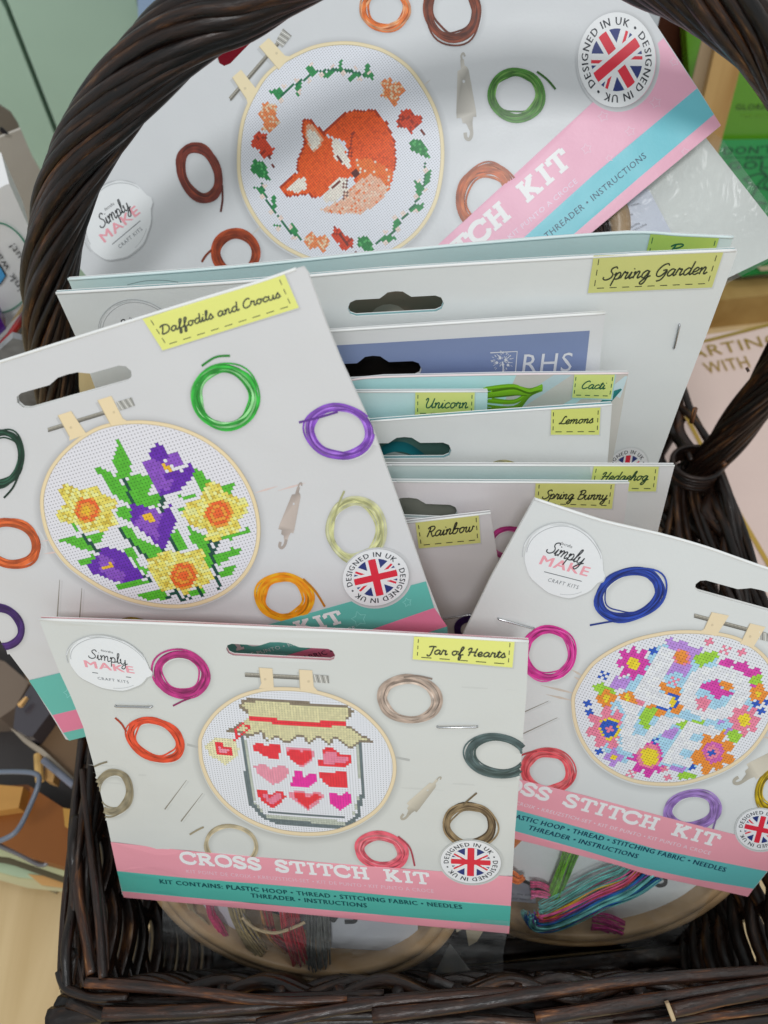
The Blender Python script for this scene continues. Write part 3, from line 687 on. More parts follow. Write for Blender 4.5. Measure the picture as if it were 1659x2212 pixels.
# rods of the front border, traced; bright tints paint warm light onto the wood
def rodpx(pts, dia, dz=0.0, tap=.25, t=None, ox=0, oy=1618, s=2.0):
    q = Z(pts, ox, oy, s); P = [H(x, y, dz) for x, y in q]; m = P[len(P) // 2]; d = (m - Vector(C0)).length
    rod(P, dia / s / F * d / 2 * .97, tap=tap, t=t)
rodpx([(372, 1008), (600, 1024), (850, 1050), (1060, 1078), (1250, 1090), (1500, 1080)], 46, .004, .35, (2.0, 1.75, 1.55))
rodpx([(450, 1143), (700, 1138), (1000, 1122), (1300, 1100), (1700, 1092)], 52, .002, .3, (2.0, 1.75, 1.5))
rodpx([(275, 1030), (400, 1078), (600, 1095), (900, 1090), (1300, 1070), (1659, 1060)], 40, -.004, .2, (.6, .6, .6))
rodpx([(1110, 1192), (1300, 1155), (1500, 1118), (1700, 1090), (2000, 1065), (2300, 1050)], 48, .005, .3, (1.7, 1.5, 1.4))
rodpx([(300, 1090), (600, 1190), (1000, 1185), (1659, 1170), (2000, 1180)], 50, -.006, .2, (.5, .5, .5))
rodpx([(440, 1205), (900, 1165), (1400, 1150), (1900, 1150)], 44, -.003, .2, (.8, .8, .8))
R8 = dict(ox=829.5, oy=1618, s=2.0)
rodpx([(-50, 1150), (300, 1112), (700, 1052), (1100, 1000), (1659, 962), (2000, 950)], 50, .006, .2, (1.3, 1.2, 1.2), **R8)
rodpx([(655, 1165), (900, 1125), (1200, 1078), (1659, 1010), (2000, 960)], 52, .008, .2, (1.6, 1.4, 1.3), **R8)
rodpx([(1235, 1132), (1450, 1085), (1659, 1045), (2000, 990)], 46, .011, .2, (1.9, 1.6, 1.4), **R8)
rodpx([(0, 1078), (300, 1052), (600, 1042), (830, 1030), (1100, 1010)], 30, -.002, .3, (.8, .8, .8), **R8)
rodpx([(0, 1190), (400, 1172), (700, 1185), (1200, 1150), (1659, 1105)], 46, .0, .2, (.9, .8, .8), **R8)
rodpx([(500, 1215), (900, 1180), (1300, 1190), (1659, 1165), (2000, 1150)], 46, -.003, .2, (.7, .7, .7), **R8)
rodpx([(900, 1130), (1240, 1120), (1500, 1110), (1900, 1100)], 40, -.006, .2, (.5, .5, .5), **R8)
rodpx([(1000, 1215), (1300, 1165), (1600, 1130), (1900, 1080)], 38, .004, .3, (2.0, 1.7, 1.5), **R8)
# pale cut end of one rod
mb = MB(); e0 = H(829.5 + 617, 1618 + 566, .011); e1 = H(829.5 + 622, 1618 + 564.5, .0112); mb.tube([e0 - (e1 - e0) * .6, e0, e1], .0036, 10, (1, 1, 1)); mb.build('cut_end', mat_simple('cut_willow', (.55, .42, .25), .7), bk, True)
L8 = dict(ox=0, oy=1728, s=4.571)
rodpx([(772, 560), (775, 900), (840, 1300), (915, 1720)], 95, .004, -.1, (1.5, 1.4, 1.3), **L8)
rodpx([(820, -300), (845, 0), (880, 350), (935, 800), (985, 1300), (1020, 1760)], 72, .006, -.1, (1.0, .95, .95), **L8)
rodpx([(820, -600), (765, -150), (722, 300), (682, 600), (650, 900), (620, 1300), (600, 1700), (625, 1850)], 62, .0, .0, (.9, .8, .8), **L8)
rodpx([(830, -650), (770, -100), (735, 300), (720, 600), (725, 1100), (740, 1500), (700, 1840)], 110, -.004, .0, (.5, .5, .5), **L8)
rodpx([(900, -700), (890, -200), (905, 100), (960, 500), (1000, 900), (1040, 1300), (1060, 1700)], 60, -.004, .2, (.55, .5, .5), **L8)
rodpx([(590, 1690), (640, 1840), (760, 1905), (950, 1950), (1264, 1945)], 80, .002, .1, (.9, .85, .8), **L8)
rodpx([(800, 1620), (790, 1760), (850, 1840)], 60, -.006, .1, (.6, .6, .6), **L8)
# the remaining border (left back, right, back) as overlapping rods
def border(a, b, nrod, seed, wd=.012):
    r2 = random.Random(seed); L = np.linalg.norm(b - a); d = (b - a) / L; nn = np.array([-d[1], d[0]])
    for i in range(nrod):
        t0 = r2.uniform(-.1, .75); t0 = max(0, t0); t1 = min(1.0, t0 + r2.uniform(.4, .7)); w0, w1 = r2.uniform(-wd, wd) + (.004 if wd < .01 else 0), r2.uniform(-wd, wd) + (.004 if wd < .01 else 0); z0, z1 = r2.uniform(-.006, .006), r2.uniform(-.006, .006)
        P = []
        for k in range(6):
            t = t0 + (t1 - t0) * k / 5; q = a + d * L * t + nn * (w0 + (w1 - w0) * k / 5); P.append((q[0], q[1], rimz + z0 + (z1 - z0) * k / 5 + .003 * math.sin(k * 2 + i)))
        rod(P, r2.uniform(.0022, .0034), t=tint(.4, 1.0))
border(HRt, FR, 16, 1); border(HLt, FL, 7, 2, .004); border(BRt, HRt, 6, 3); border(BLt, HLt, 6, 4); border(BLt, BRt, 8, 6)
# fan of reeds under the handle's right foot
for pts, dd in (([(900, 560), (840, 900), (770, 1250)], 60), ([(930, 620), (930, 950), (1000, 1300), (1100, 1600)], 60), ([(1020, 650), (1090, 1000), (1230, 1380)], 62), ([(1100, 700), (1200, 1000), (1360, 1300), (1500, 1600)], 66), ([(1150, 740), (1270, 1000), (1430, 1350), (1560, 1600)], 56), ([(980, 640), (1010, 900), (1130, 1250), (1300, 1500)], 50), ([(860, 700), (880, 1000), (900, 1300)], 60), ([(960, 600), (880, 850), (860, 1200)], 50), ([(1060, 690), (1160, 1050), (1300, 1330)], 44)):
    rodpx(pts, dd, rnd.uniform(-.012, .0), .1, None, 1244, 864, 4.0)
# woven floor and walls
def wall(a, b, seed, inward, rows=19, drop=0.0):
    """stakes about 25 mm apart with closely packed horizontal weavers passing in front of and behind them"""
    r2 = random.Random(seed); d = b - a; L = np.linalg.norm(d); nn = np.array([-d[1], d[0]]) / L; zb = HC + TBL + .006; n = int(L / .026)
    for i in range(n):
        t = (i + .5) / n; top = a + d * t; bot = top + inward
        rod([(top[0], top[1], rimz - drop), ((top[0] + bot[0]) / 2, (top[1] + bot[1]) / 2, (rimz + zb) / 2), (bot[0], bot[1], zb)], .0028, 'willow_stake', t=tint(.5, 1.3), n=6, tap=.1)
    for j in range(rows):
        f = .03 + .95 * (j + r2.uniform(-.22, .22)) / rows; t = 0.0
        while t < 1:
            t1 = min(1.0, t + r2.uniform(.45, 1.0)); P = []; m = max(3, int((t1 - t) * n)); dz = r2.uniform(-.004, .004)
            for k in range(m + 1):
                tt = t + (t1 - t) * k / m; q = a + d * tt + inward * f + nn * (.0036 * (1 if (k + j) % 2 else -1)); P.append((q[0], q[1], max(zb, rimz - drop + (zb - rimz) * f + dz * k / m + r2.uniform(-.001, .001))))
            rod(P, r2.uniform(.0031, .0046), 'willow_weaver', t=tint(.45, 1.3), n=6, tap=.2); t = t1
wall(FL, HLt, 11, np.array([.025, 0])); wall(FL, FR, 12, np.array([.004, .022]), 19, .010); wall(FR, HRt, 13, np.array([-.03, 0])); wall(HRt, BRt, 14, np.array([-.03, 0]), 12); wall(HLt, BLt, 15, np.array([.03, 0]), 12); wall(BLt, BRt, 16, np.array([0, -.03]), 12)
for i in range(42):
    y = .045 + i * .0125
    rod([(-.17 + .03, y, .012), (0, y + rnd.uniform(-.002, .002), .016 if i % 2 else .010), (.175, y, .012)], .0068, 'floor_rod', t=tint(.4, .8), n=6, tap=0)  # darker tint paints the shade of the basket's inside onto the floor
for j in range(9):
    P = []
    for k in range(9):
        t = k / 8; q = FL + (FR - FL) * (t * 1.06 - .03); P.append((q[0], q[1] - .010 + .004 * math.sin(k * 2.1 + j * 1.7) + .0015 * j, rimz - .010 - .008 * j + .002 * math.sin(k + j * 2)))
    rod(P, .0048, 'willow_weaver', t=tint(.4, 1.2), n=8, tap=.1)
# twisted handle
HY = .305
hc = [(232, 1230), (200, 1130), (165, 1020), (135, 900), (114, 780), (106, 680), (108, 594), (118, 510), (146, 405), (185, 318), (240, 238), (303, 160), (372, 92), (440, 44), (512, 8), (620, -60), (780, -130), (960, -175), (1130, -170), (1300, -125), (1440, -58), (1568, 22), (1655, 95), (1726, 200), (1770, 340), (1780, 480), (1755, 610), (1705, 750), (1660, 830), (1605, 905), (1560, 965), (1518, 1018), (1490, 1075), (1480, 1130)]
cen = crom([tuple(atY(x, y, HY)) for x, y in hc], 5); cen = [Vector(p) for p in cen]
NR = 17; rods = [MB() for _ in range(NR + 3)]; S = [0]
for i in range(1, len(cen)): S.append(S[-1] + (cen[i] - cen[i - 1]).length)
def hrad(i):
    x = S[i] / S[-1]; return .0106 - .0022 * min(1, abs(x - .5) * 2) ** 3
yax = Vector((0, 1, 0)); paths = [[] for _ in range(NR + 3)]
for i in range(len(cen)):
    T = (cen[min(i + 1, len(cen) - 1)] - cen[max(i - 1, 0)]).normalized(); u = (yax - T * yax.dot(T)).normalized(); v = T.cross(u)
    for k in range(NR + 3):
        rr = hrad(i) * (.86 + .07 * math.sin(k * 2.4 + S[i] * 9) if k < NR else .2); a = 2 * math.pi * k / NR + S[i] * 26 + .12 * math.sin(S[i] * 40 + k)
        paths[k].append(cen[i] + u * math.cos(a) * rr + v * math.sin(a) * rr)
for k in range(NR + 3):
    m_ = MB(); m_.tube(paths[k], lambda t, k=k: (.0025 + .0005 * math.sin(k * 1.7) if k < NR else .0066) * (1 + .06 * math.sin(t * 40 + k)) * (1 - .18 * abs(2 * t - 1) ** 3), 10, tint(.45, 1.25)); m_.build('handle_rod', WILLOW, bk, True)
# binding round the right foot of the handle
bc = atY(1502, 1012, HY - .004)
for j in range(5):
    P = []; ax = (atY(1530, 950, HY) - atY(1500, 1060, HY)).normalized(); uu = ax.cross(yax).normalized(); vv = Vector((0, 1, 0))
    for k in range(17): a = 2 * math.pi * k / 16; P.append(bc + ax * (-.0045 + j * .0026) + uu * math.cos(a) * .0150 + vv * math.sin(a) * .0135 + ax * .002 * math.cos(a))
    rod(P, .0016, 'binding', t=tint(.6, 1.4), n=6, tap=0)
for x, y, l in ((1494, 912, (8, 30)), (1560, 1004, (7, 5)), (1612, 800, (6, 3))):
    rod([atY(x, y, HY - .016), atY(x + l[0], y - l[1], HY - .016)], .0014, 'split_end', t=(7, 6.5, 5), n=6, tap=0)

# ================================================================== KITS
GR = 'cross stitch kits standing in the basket'
WW = dict(S='e9eaeb')
band_pink, band_teal = 'd98c9e', '55a89e'
def title(card, mb, a, b, hgt): slabtext(card, mb, 'CROSS STITCH KIT', a, b, hgt, hexc('eedde1'))
# ---------------- JAR OF HEARTS
bj = lambda a, b: -.0035 * ((a / .18 - .5) * 2) ** 2 + .003 * math.sin(b / .162 * 3.1) - .0015 * math.exp(-((a / .02) ** 2))
jar = Card([-.1322, .1541, -.2434], [.984, -.176, .015], [-.059, -.408, -.911], bj)
JO = [(84.5, 1337.5), (400, 1349), (800, 1367), (1142, 1385.5), (1137, 1500), (1126, 1640), (1113, 1790), (1099.5, 2015.5), (900, 1998), (634, 1971.5), (400, 1950), (276, 1939.5), (268, 1937.5), (264, 1932), (253, 1880), (239.5, 1818), (222, 1733), (204, 1660), (179, 1568), (152, 1502), (129, 1453), (106, 1396)]
JO = JO[:4] + JO[4:]
js = slot((606, 1409.5), 118, .052, 27, 37, 9, jar)
jb = (.67, .685, .655)
k1 = kit('cross_stitch_kit', 'Jar of Hearts cross stitch kit, lowest card, picturing a jam jar full of red hearts', jar, JO, [js], jb, 1, (.72, .38, .42))
jar.cliphull = hullof(JO)
topfold(jar, k1, [(84.5, 1338), (400, 1349.5), (800, 1367), (1142, 1386)])
mb = MB()
for x0, x1, y in ((190, 300, 1652), (200, 420, 1668), (215, 330, 1690), (900, 1100, 1688), (840, 960, 1700), (930, 1120, 1480)): jar.ribbon(mb, [(x0, y), ((x0 + x1) / 2, y + 3 * (x1 - x0) / 100), (x1, y + 6 * (x1 - x0) / 100)], lambda t: 4 * math.sin(t * 3.14), mul(jb, .93), .02)
for a, b in (((404, 1608), (428, 1614)), ((855, 1636), (885, 1642))): jar.ribbon(mb, [a, b], 5, mul(jb, .7), .04)
mb.build('printed_wood_grain', PRINT, k1)
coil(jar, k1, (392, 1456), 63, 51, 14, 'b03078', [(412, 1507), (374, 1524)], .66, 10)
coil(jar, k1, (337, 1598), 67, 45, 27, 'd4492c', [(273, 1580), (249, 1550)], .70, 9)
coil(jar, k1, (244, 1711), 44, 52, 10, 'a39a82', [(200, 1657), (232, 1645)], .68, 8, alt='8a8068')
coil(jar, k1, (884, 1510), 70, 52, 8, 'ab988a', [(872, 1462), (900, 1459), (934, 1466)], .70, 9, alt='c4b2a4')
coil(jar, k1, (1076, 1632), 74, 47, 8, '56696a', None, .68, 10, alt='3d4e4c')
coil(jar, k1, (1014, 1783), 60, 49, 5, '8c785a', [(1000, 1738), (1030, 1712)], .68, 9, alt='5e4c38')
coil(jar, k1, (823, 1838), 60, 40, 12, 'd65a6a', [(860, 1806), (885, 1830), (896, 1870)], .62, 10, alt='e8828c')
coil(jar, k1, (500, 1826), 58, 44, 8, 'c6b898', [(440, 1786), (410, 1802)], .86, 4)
ho = Z([(150, 610), (165, 740), (230, 890), (340, 1020), (490, 1120), (660, 1180), (840, 1203), (1020, 1190), (1180, 1135), (1320, 1040), (1400, 920), (1435, 790), (1420, 660), (1350, 520), (1220, 390), (1080, 310), (930, 262), (800, 242), (650, 238), (540, 250), (400, 295), (280, 375), (200, 470), (160, 550)], 378, 1404, 3)
Zj = lambda P: Z(P, 378, 1404, 3)
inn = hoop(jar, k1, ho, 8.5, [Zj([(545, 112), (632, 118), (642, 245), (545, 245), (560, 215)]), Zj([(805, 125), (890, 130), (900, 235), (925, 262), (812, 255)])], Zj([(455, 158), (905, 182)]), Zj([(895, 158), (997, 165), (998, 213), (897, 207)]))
ol, br, rd, pk, mg, gy, gl = 'c4bf97', '7b7060', 'e2323e', 'ec8496', 'd82c94', '5f6c70', 'aab0a4'
A = [('p', 'cfcaa4', Zj([(190, 620), (260, 570), (380, 570), (415, 640), (400, 690), (325, 745), (230, 680)])),
 ('p', ol, Zj([(437, 335), (460, 325), (1105, 362), (1150, 395), (1115, 450), (1110, 485), (1150, 515), (1240, 560), (1270, 590), (1200, 585), (1165, 620), (1130, 625), (1080, 585), (1040, 560), (1000, 605), (960, 570), (930, 555), (870, 600), (830, 555), (795, 550), (740, 590), (710, 590), (665, 560), (605, 580), (575, 545), (560, 515), (520, 545), (470, 555), (440, 520), (340, 525), (400, 490), (470, 450), (485, 410), (440, 385), (425, 350)])),
 ('l', br, Zj([(430, 365), (440, 335), (465, 322), (1105, 360), (1145, 400), (1115, 440)]), 16), ('l', br, Zj([(430, 365), (480, 410)]), 14),
 ('l', br, Zj([(340, 527), (400, 490), (440, 470)]), 13), ('l', br, Zj([(340, 527), (440, 530), (470, 557), (520, 545), (560, 515), (580, 575), (605, 582), (665, 560), (710, 592), (740, 590), (795, 548), (830, 560), (870, 604), (930, 555), (1000, 607), (1040, 560), (1130, 630), (1165, 620), (1200, 588), (1270, 590), (1200, 545), (1115, 490)]), 13),
 ('l', gy, Zj([(440, 570), (490, 990), (520, 1020), (580, 1080), (650, 1110), (1090, 1145), (1150, 1110), (1190, 1070), (1200, 950), (1222, 940), (1205, 605)]), 27), ('l', gl, Zj([(462, 580), (512, 985), (560, 1040)]), 12), ('l', gl, Zj([(1180, 610), (1195, 930), (1160, 1060)]), 12),
 ('l', gl, Zj([(600, 1080), (1090, 1120)]), 26), ('l', gy, Zj([(615, 1052), (1095, 1088)]), 12), ('l', gy, Zj([(640, 1112), (1090, 1146)]), 12),
 ('p', rd, Zj([(475, 420), (660, 435), (665, 460), (930, 468), (940, 450), (1110, 455), (1110, 485), (980, 497), (650, 475), (480, 452)])), ('l', rd, Zj([(480, 430), (490, 500), (440, 480), (400, 500), (390, 585), (440, 540), (490, 490)]), 13),
 ('p', rd, Zj([(262, 600), (310, 600), (320, 625), (365, 630), (372, 688), (272, 675)])), ('p', pk, Zj([(288, 615), (312, 640), (345, 645), (345, 670), (288, 665)])),
 ('p', rd, Zj([(497, 610), (560, 605), (600, 620), (630, 600), (685, 615), (685, 660), (670, 665), (665, 710), (620, 700), (560, 675), (500, 640)])),
 ('p', pk, Zj([(710, 655), (735, 625), (880, 630), (905, 680), (890, 715), (820, 762), (750, 700)])), ('p', rd, Zj([(725, 670), (750, 640), (790, 640), (820, 665), (850, 645), (885, 660), (880, 700), (820, 752), (750, 710)])),
 ('p', rd, Zj([(955, 645), (975, 632), (1045, 640), (1060, 670), (1145, 685), (1145, 730), (1100, 755), (935, 750), (935, 712), (955, 705)])), ('p', 'e87a92', Zj([(970, 650), (1040, 655), (1050, 685), (1125, 700), (1100, 735), (965, 735), (960, 700)])),
 ('p', 'ee8a9c', Zj([(512, 745), (590, 740), (620, 775), (660, 750), (720, 748), (745, 790), (700, 840), (640, 875), (590, 840), (530, 800)])),
 ('p', mg, Zj([(768, 785), (825, 785), (835, 820), (870, 800), (918, 805), (918, 855), (860, 885), (755, 880), (755, 835), (768, 830)])),
 ('p', rd, Zj([(940, 795), (1015, 800), (1020, 812), (1055, 782), (1110, 785), (1115, 885), (1000, 880), (950, 850)])),
 ('p', rd, Zj([(535, 910), (590, 905), (620, 945), (650, 910), (700, 912), (718, 945), (690, 980), (635, 1024), (580, 990), (545, 950)])), ('p', 'e87a92', Zj([(560, 925), (585, 925), (620, 965), (655, 930), (695, 930), (695, 955), (640, 1000), (590, 975)])),
 ('p', pk, Zj([(745, 920), (810, 905), (860, 930), (940, 915), (970, 945), (930, 990), (860, 1037), (790, 990), (750, 960)])), ('p', rd, Zj([(765, 930), (820, 918), (860, 955), (920, 925), (952, 950), (860, 1022), (780, 960)])),
 ('p', mg, Zj([(995, 935), (1030, 918), (1070, 945), (1110, 920), (1142, 935), (1142, 990), (1070, 1037), (1000, 990)]))]
for i_, a_ in enumerate(A):
    if a_[0] == 'l': A[i_] = (a_[0], a_[1], a_[2], a_[3] / 3)
stitch(jar, k1, inn, 6.0, A, 3)
def bands(card, par, lines, cols, name='printed_band'):
    for (a, b), c in zip(zip(lines[:-1], lines[1:]), cols):
        mb = MB(); card.fill(mb, a + b[::-1], hexc(c), .28, clip=False); mb.build(name, PRINT, par)
bands(jar, k1, [[(239.7, 1818), (404, 1836.5), (635, 1857), (870, 1875), (1107, 1892.5)], [(253.4, 1880.5), (404, 1895.5), (635, 1914), (870, 1936), (1103.4, 1956)], [(264.2, 1924), (404, 1937), (635, 1958), (870, 1979), (1100.8, 1999)], [(268, 1937.5), (404, 1950), (635, 1971.5), (870, 1995), (1099.5, 2015.5)]], ['d9909c', '4da396', 'd38b97'])
mb = MB(); title(jar, mb, (394, 1864), (934, 1910), 27); mb.build('title_lettering', PRINT, k1)
mb = MB(); text(jar, mb, 'KIT POINT DE CROIX • KREUZSTICH-SET • KIT DE PUNTO • KIT PUNTO A CROCE', (404, 1884), (938, 1927), 8.0, hexc('e8b8c2')); mb.build('subtitle_lettering', PRINT, k1)
mb = MB(); ink = hexc('174a4e'); text(jar, mb, 'KIT CONTAINS: PLASTIC HOOP • THREAD • STITCHING FABRIC • NEEDLES', (347, 1907), (999, 1962), 9.5, ink, sp=1.1, bold=.55); text(jar, mb, 'THREADER • INSTRUCTIONS', (543, 1937), (793, 1959), 9.5, ink, sp=1.1, bold=.55); mb.build('contents_lettering', PRINT, k1)
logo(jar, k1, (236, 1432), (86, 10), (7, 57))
staple(jar, k1, (250, 1523.5), (329, 1525)); staple(jar, k1, (945, 1568.5), (1031, 1568))
needle(jar, k1, (403, 1685), (356, 1748)); needle(jar, k1, (438, 1713), (391, 1774))
threader(jar, k1, (866, 1770), (951, 1677))
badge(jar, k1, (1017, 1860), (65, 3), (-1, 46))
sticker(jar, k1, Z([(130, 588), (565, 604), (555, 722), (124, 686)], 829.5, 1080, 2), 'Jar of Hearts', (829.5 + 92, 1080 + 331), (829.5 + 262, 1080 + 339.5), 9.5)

# ---------------- LOVE
bl = lambda a, b: .003 * math.sin(a / .18 * 3.1) + .002 * math.sin(b / .162 * 3)
lov = Card([.0554, .1774, -.2272], [.91, -.276, -.31], [-.398, -.37, -.84], bl)
LO = [(1155, 1078), (1300, 1125), (1425, 1154), (1530, 1184), (1659, 1229), (1860, 1290), (2068, 1354), (1900, 1570), (1740, 1782), (1615, 1936), (1553, 1922), (1399, 1889), (1331, 1867), (1245, 1845), (1115, 1812), (960, 1768), (864, 1737), (930, 1560), (1000, 1372), (1062, 1245)]
lb_ = (.71, .73, .72)
k2 = kit('cross_stitch_kit', 'cross stitch kit whose hoop spells LOVE in bright flowers, tilted card at the lower right', lov, LO, [slot((1630, 1297), 132, .27, 29, 40, 12, lov)], lb_, 0, (.8, .8, .78))
lov.cliphull = hullof(LO)
topfold(lov, k2, [(1155, 1078), (1300, 1125), (1425, 1154), (1530, 1184), (1659, 1229), (1860, 1290)])
mb = MB()
for a, b in (((1234, 1446), (1262, 1462)), ((1240, 1462), (1256, 1470)), ((1168, 1480), (1250, 1500)), ((1180, 1500), (1240, 1514)), ((1640, 1590), (1690, 1600))): lov.ribbon(mb, [a, ((a[0] + b[0]) / 2, (a[1] + b[1]) / 2), b], lambda t: 4.5 * math.sin(t * 3.1) + .5, hexc('b8aca0'), .04)
mb.build('printed_wood_grain', PRINT, k2)
R6 = lambda P: Z(P, 829.5, 1080, 2)
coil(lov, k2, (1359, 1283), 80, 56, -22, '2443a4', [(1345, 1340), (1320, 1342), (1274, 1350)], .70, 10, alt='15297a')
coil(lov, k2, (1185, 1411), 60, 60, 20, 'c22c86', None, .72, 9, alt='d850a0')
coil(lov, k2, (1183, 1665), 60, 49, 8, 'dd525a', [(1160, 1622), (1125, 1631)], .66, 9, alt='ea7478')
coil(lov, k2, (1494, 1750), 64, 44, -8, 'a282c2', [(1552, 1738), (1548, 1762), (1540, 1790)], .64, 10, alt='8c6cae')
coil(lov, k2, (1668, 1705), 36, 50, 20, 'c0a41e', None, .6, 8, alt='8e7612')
Zl = lambda P: Z(P, 1160, 1242, 3.3248)
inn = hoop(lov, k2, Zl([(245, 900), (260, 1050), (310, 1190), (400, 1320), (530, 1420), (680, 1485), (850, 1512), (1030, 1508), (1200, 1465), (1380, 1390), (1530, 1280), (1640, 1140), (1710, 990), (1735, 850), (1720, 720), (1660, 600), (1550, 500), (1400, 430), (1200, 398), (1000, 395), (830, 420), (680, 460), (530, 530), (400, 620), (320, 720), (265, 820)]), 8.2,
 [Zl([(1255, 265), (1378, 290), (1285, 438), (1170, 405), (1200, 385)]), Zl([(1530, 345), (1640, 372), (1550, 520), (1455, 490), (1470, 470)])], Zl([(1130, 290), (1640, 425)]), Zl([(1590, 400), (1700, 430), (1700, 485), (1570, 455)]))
LBc, PU, OR, GN, MG, YE, BL, PN = '98c0e0', 'a880c8', 'e28232', '8fbe3a', 'c23a98', 'd6bf2c', '2450ae', 'da7890'
F_ = lambda c, x, y, r, n, d, ph=0: ('f', c, (1160 + x / 3.3248, 1242 + y / 3.3248), r / 3.3248, n, d, ph)
X_ = lambda k, c, x, y: (k, c, (1160 + x / 3.3248, 1242 + y / 3.3248))
A = [('p', LBc, Zl(p)) for p in ([(880, 505), (940, 500), (1000, 540), (960, 545), (900, 530), (870, 560), (800, 720), (740, 830), (625, 835), (640, 730), (780, 690), (830, 570)], [(1090, 700), (1200, 620), (1300, 590), (1290, 650), (1180, 700), (1080, 800), (1040, 850), (960, 790), (1020, 700)], [(860, 830), (880, 760), (960, 740), (1030, 760), (1020, 860)], [(860, 960), (930, 1000), (850, 1060), (840, 980)], [(700, 1090), (770, 1090), (740, 1150), (695, 1140)], [(470, 1200), (560, 1200), (620, 1260), (700, 1300), (640, 1350), (500, 1290)], [(1110, 1140), (1190, 1140), (1180, 1190), (1105, 1185)], [(1040, 1250), (1110, 1265), (1170, 1290), (1060, 1310), (1025, 1290)], [(1160, 830), (1210, 860), (1300, 870), (1400, 850), (1370, 920), (1270, 968), (1180, 900)], [(1490, 900), (1540, 880), (1570, 960), (1500, 1000), (1440, 1050), (1410, 1000)], [(1060, 1010), (1220, 1030), (1290, 1080), (1390, 1100), (1300, 1135), (1200, 1085), (1080, 1045)], [(860, 1130), (1000, 1090), (990, 1200), (940, 1240), (800, 1210)], [(540, 900), (600, 900), (560, 960), (540, 1000), (510, 960)], [(930, 1330), (1090, 1340), (1160, 1380), (1060, 1400), (930, 1350)])]
WC = (.80, .82, .87)
LET = [('p', WC, Zl([(885, 508), (1010, 560), (868, 842), (968, 882), (938, 955), (690, 858), (745, 740), (830, 600)])),
 ('p', WC, Zl([(1040 + 0, 850), (1060, 760), (1120, 690), (1200, 655), (1300, 660), (1400, 690), (1480, 735), (1530, 800), (1530, 870), (1480, 950), (1400, 1010), (1300, 1040), (1200, 1035), (1110, 990), (1050, 930)])),
 ('p', LBc, Zl([(1165, 800), (1200, 765), (1290, 742), (1400, 780), (1415, 850), (1370, 925), (1270, 970), (1185, 940), (1145, 860)])),
 ('p', WC, Zl([(590, 905), (745, 942), (722, 1040), (700, 1092), (692, 1145), (765, 1150), (905, 1005), (1080, 1042), (985, 1065), (905, 1130), (800, 1200), (690, 1290), (612, 1255), (600, 1130), (640, 1000)])),
 ('p', WC, Zl([(1092, 1050), (1330, 1100), (1300, 1150), (1188, 1130), (1110, 1138), (1100, 1188), (1190, 1200), (1160, 1262), (1045, 1250), (1022, 1292), (1095, 1318), (1130, 1340), (1085, 1385), (900, 1338), (985, 1190)])),
 ('p', LBc, Zl([(1112, 1140), (1195, 1140), (1185, 1195), (1102, 1185)])), ('p', LBc, Zl([(1045, 1250), (1160, 1268), (1165, 1300), (1060, 1312), (1022, 1290)]))]
A += [('p', LBc, Zl([(560, 980), (1000, 960), (1400, 1010), (1500, 900), (1540, 1000), (1420, 1120), (1150, 1130), (1000, 1300), (1000, 1370), (700, 1300), (620, 1240)])), ('p', LBc, Zl([(870, 500), (1100, 600), (1300, 600), (1240, 680), (1080, 760), (1040, 860), (860, 860), (700, 860), (620, 830)]))] + LET
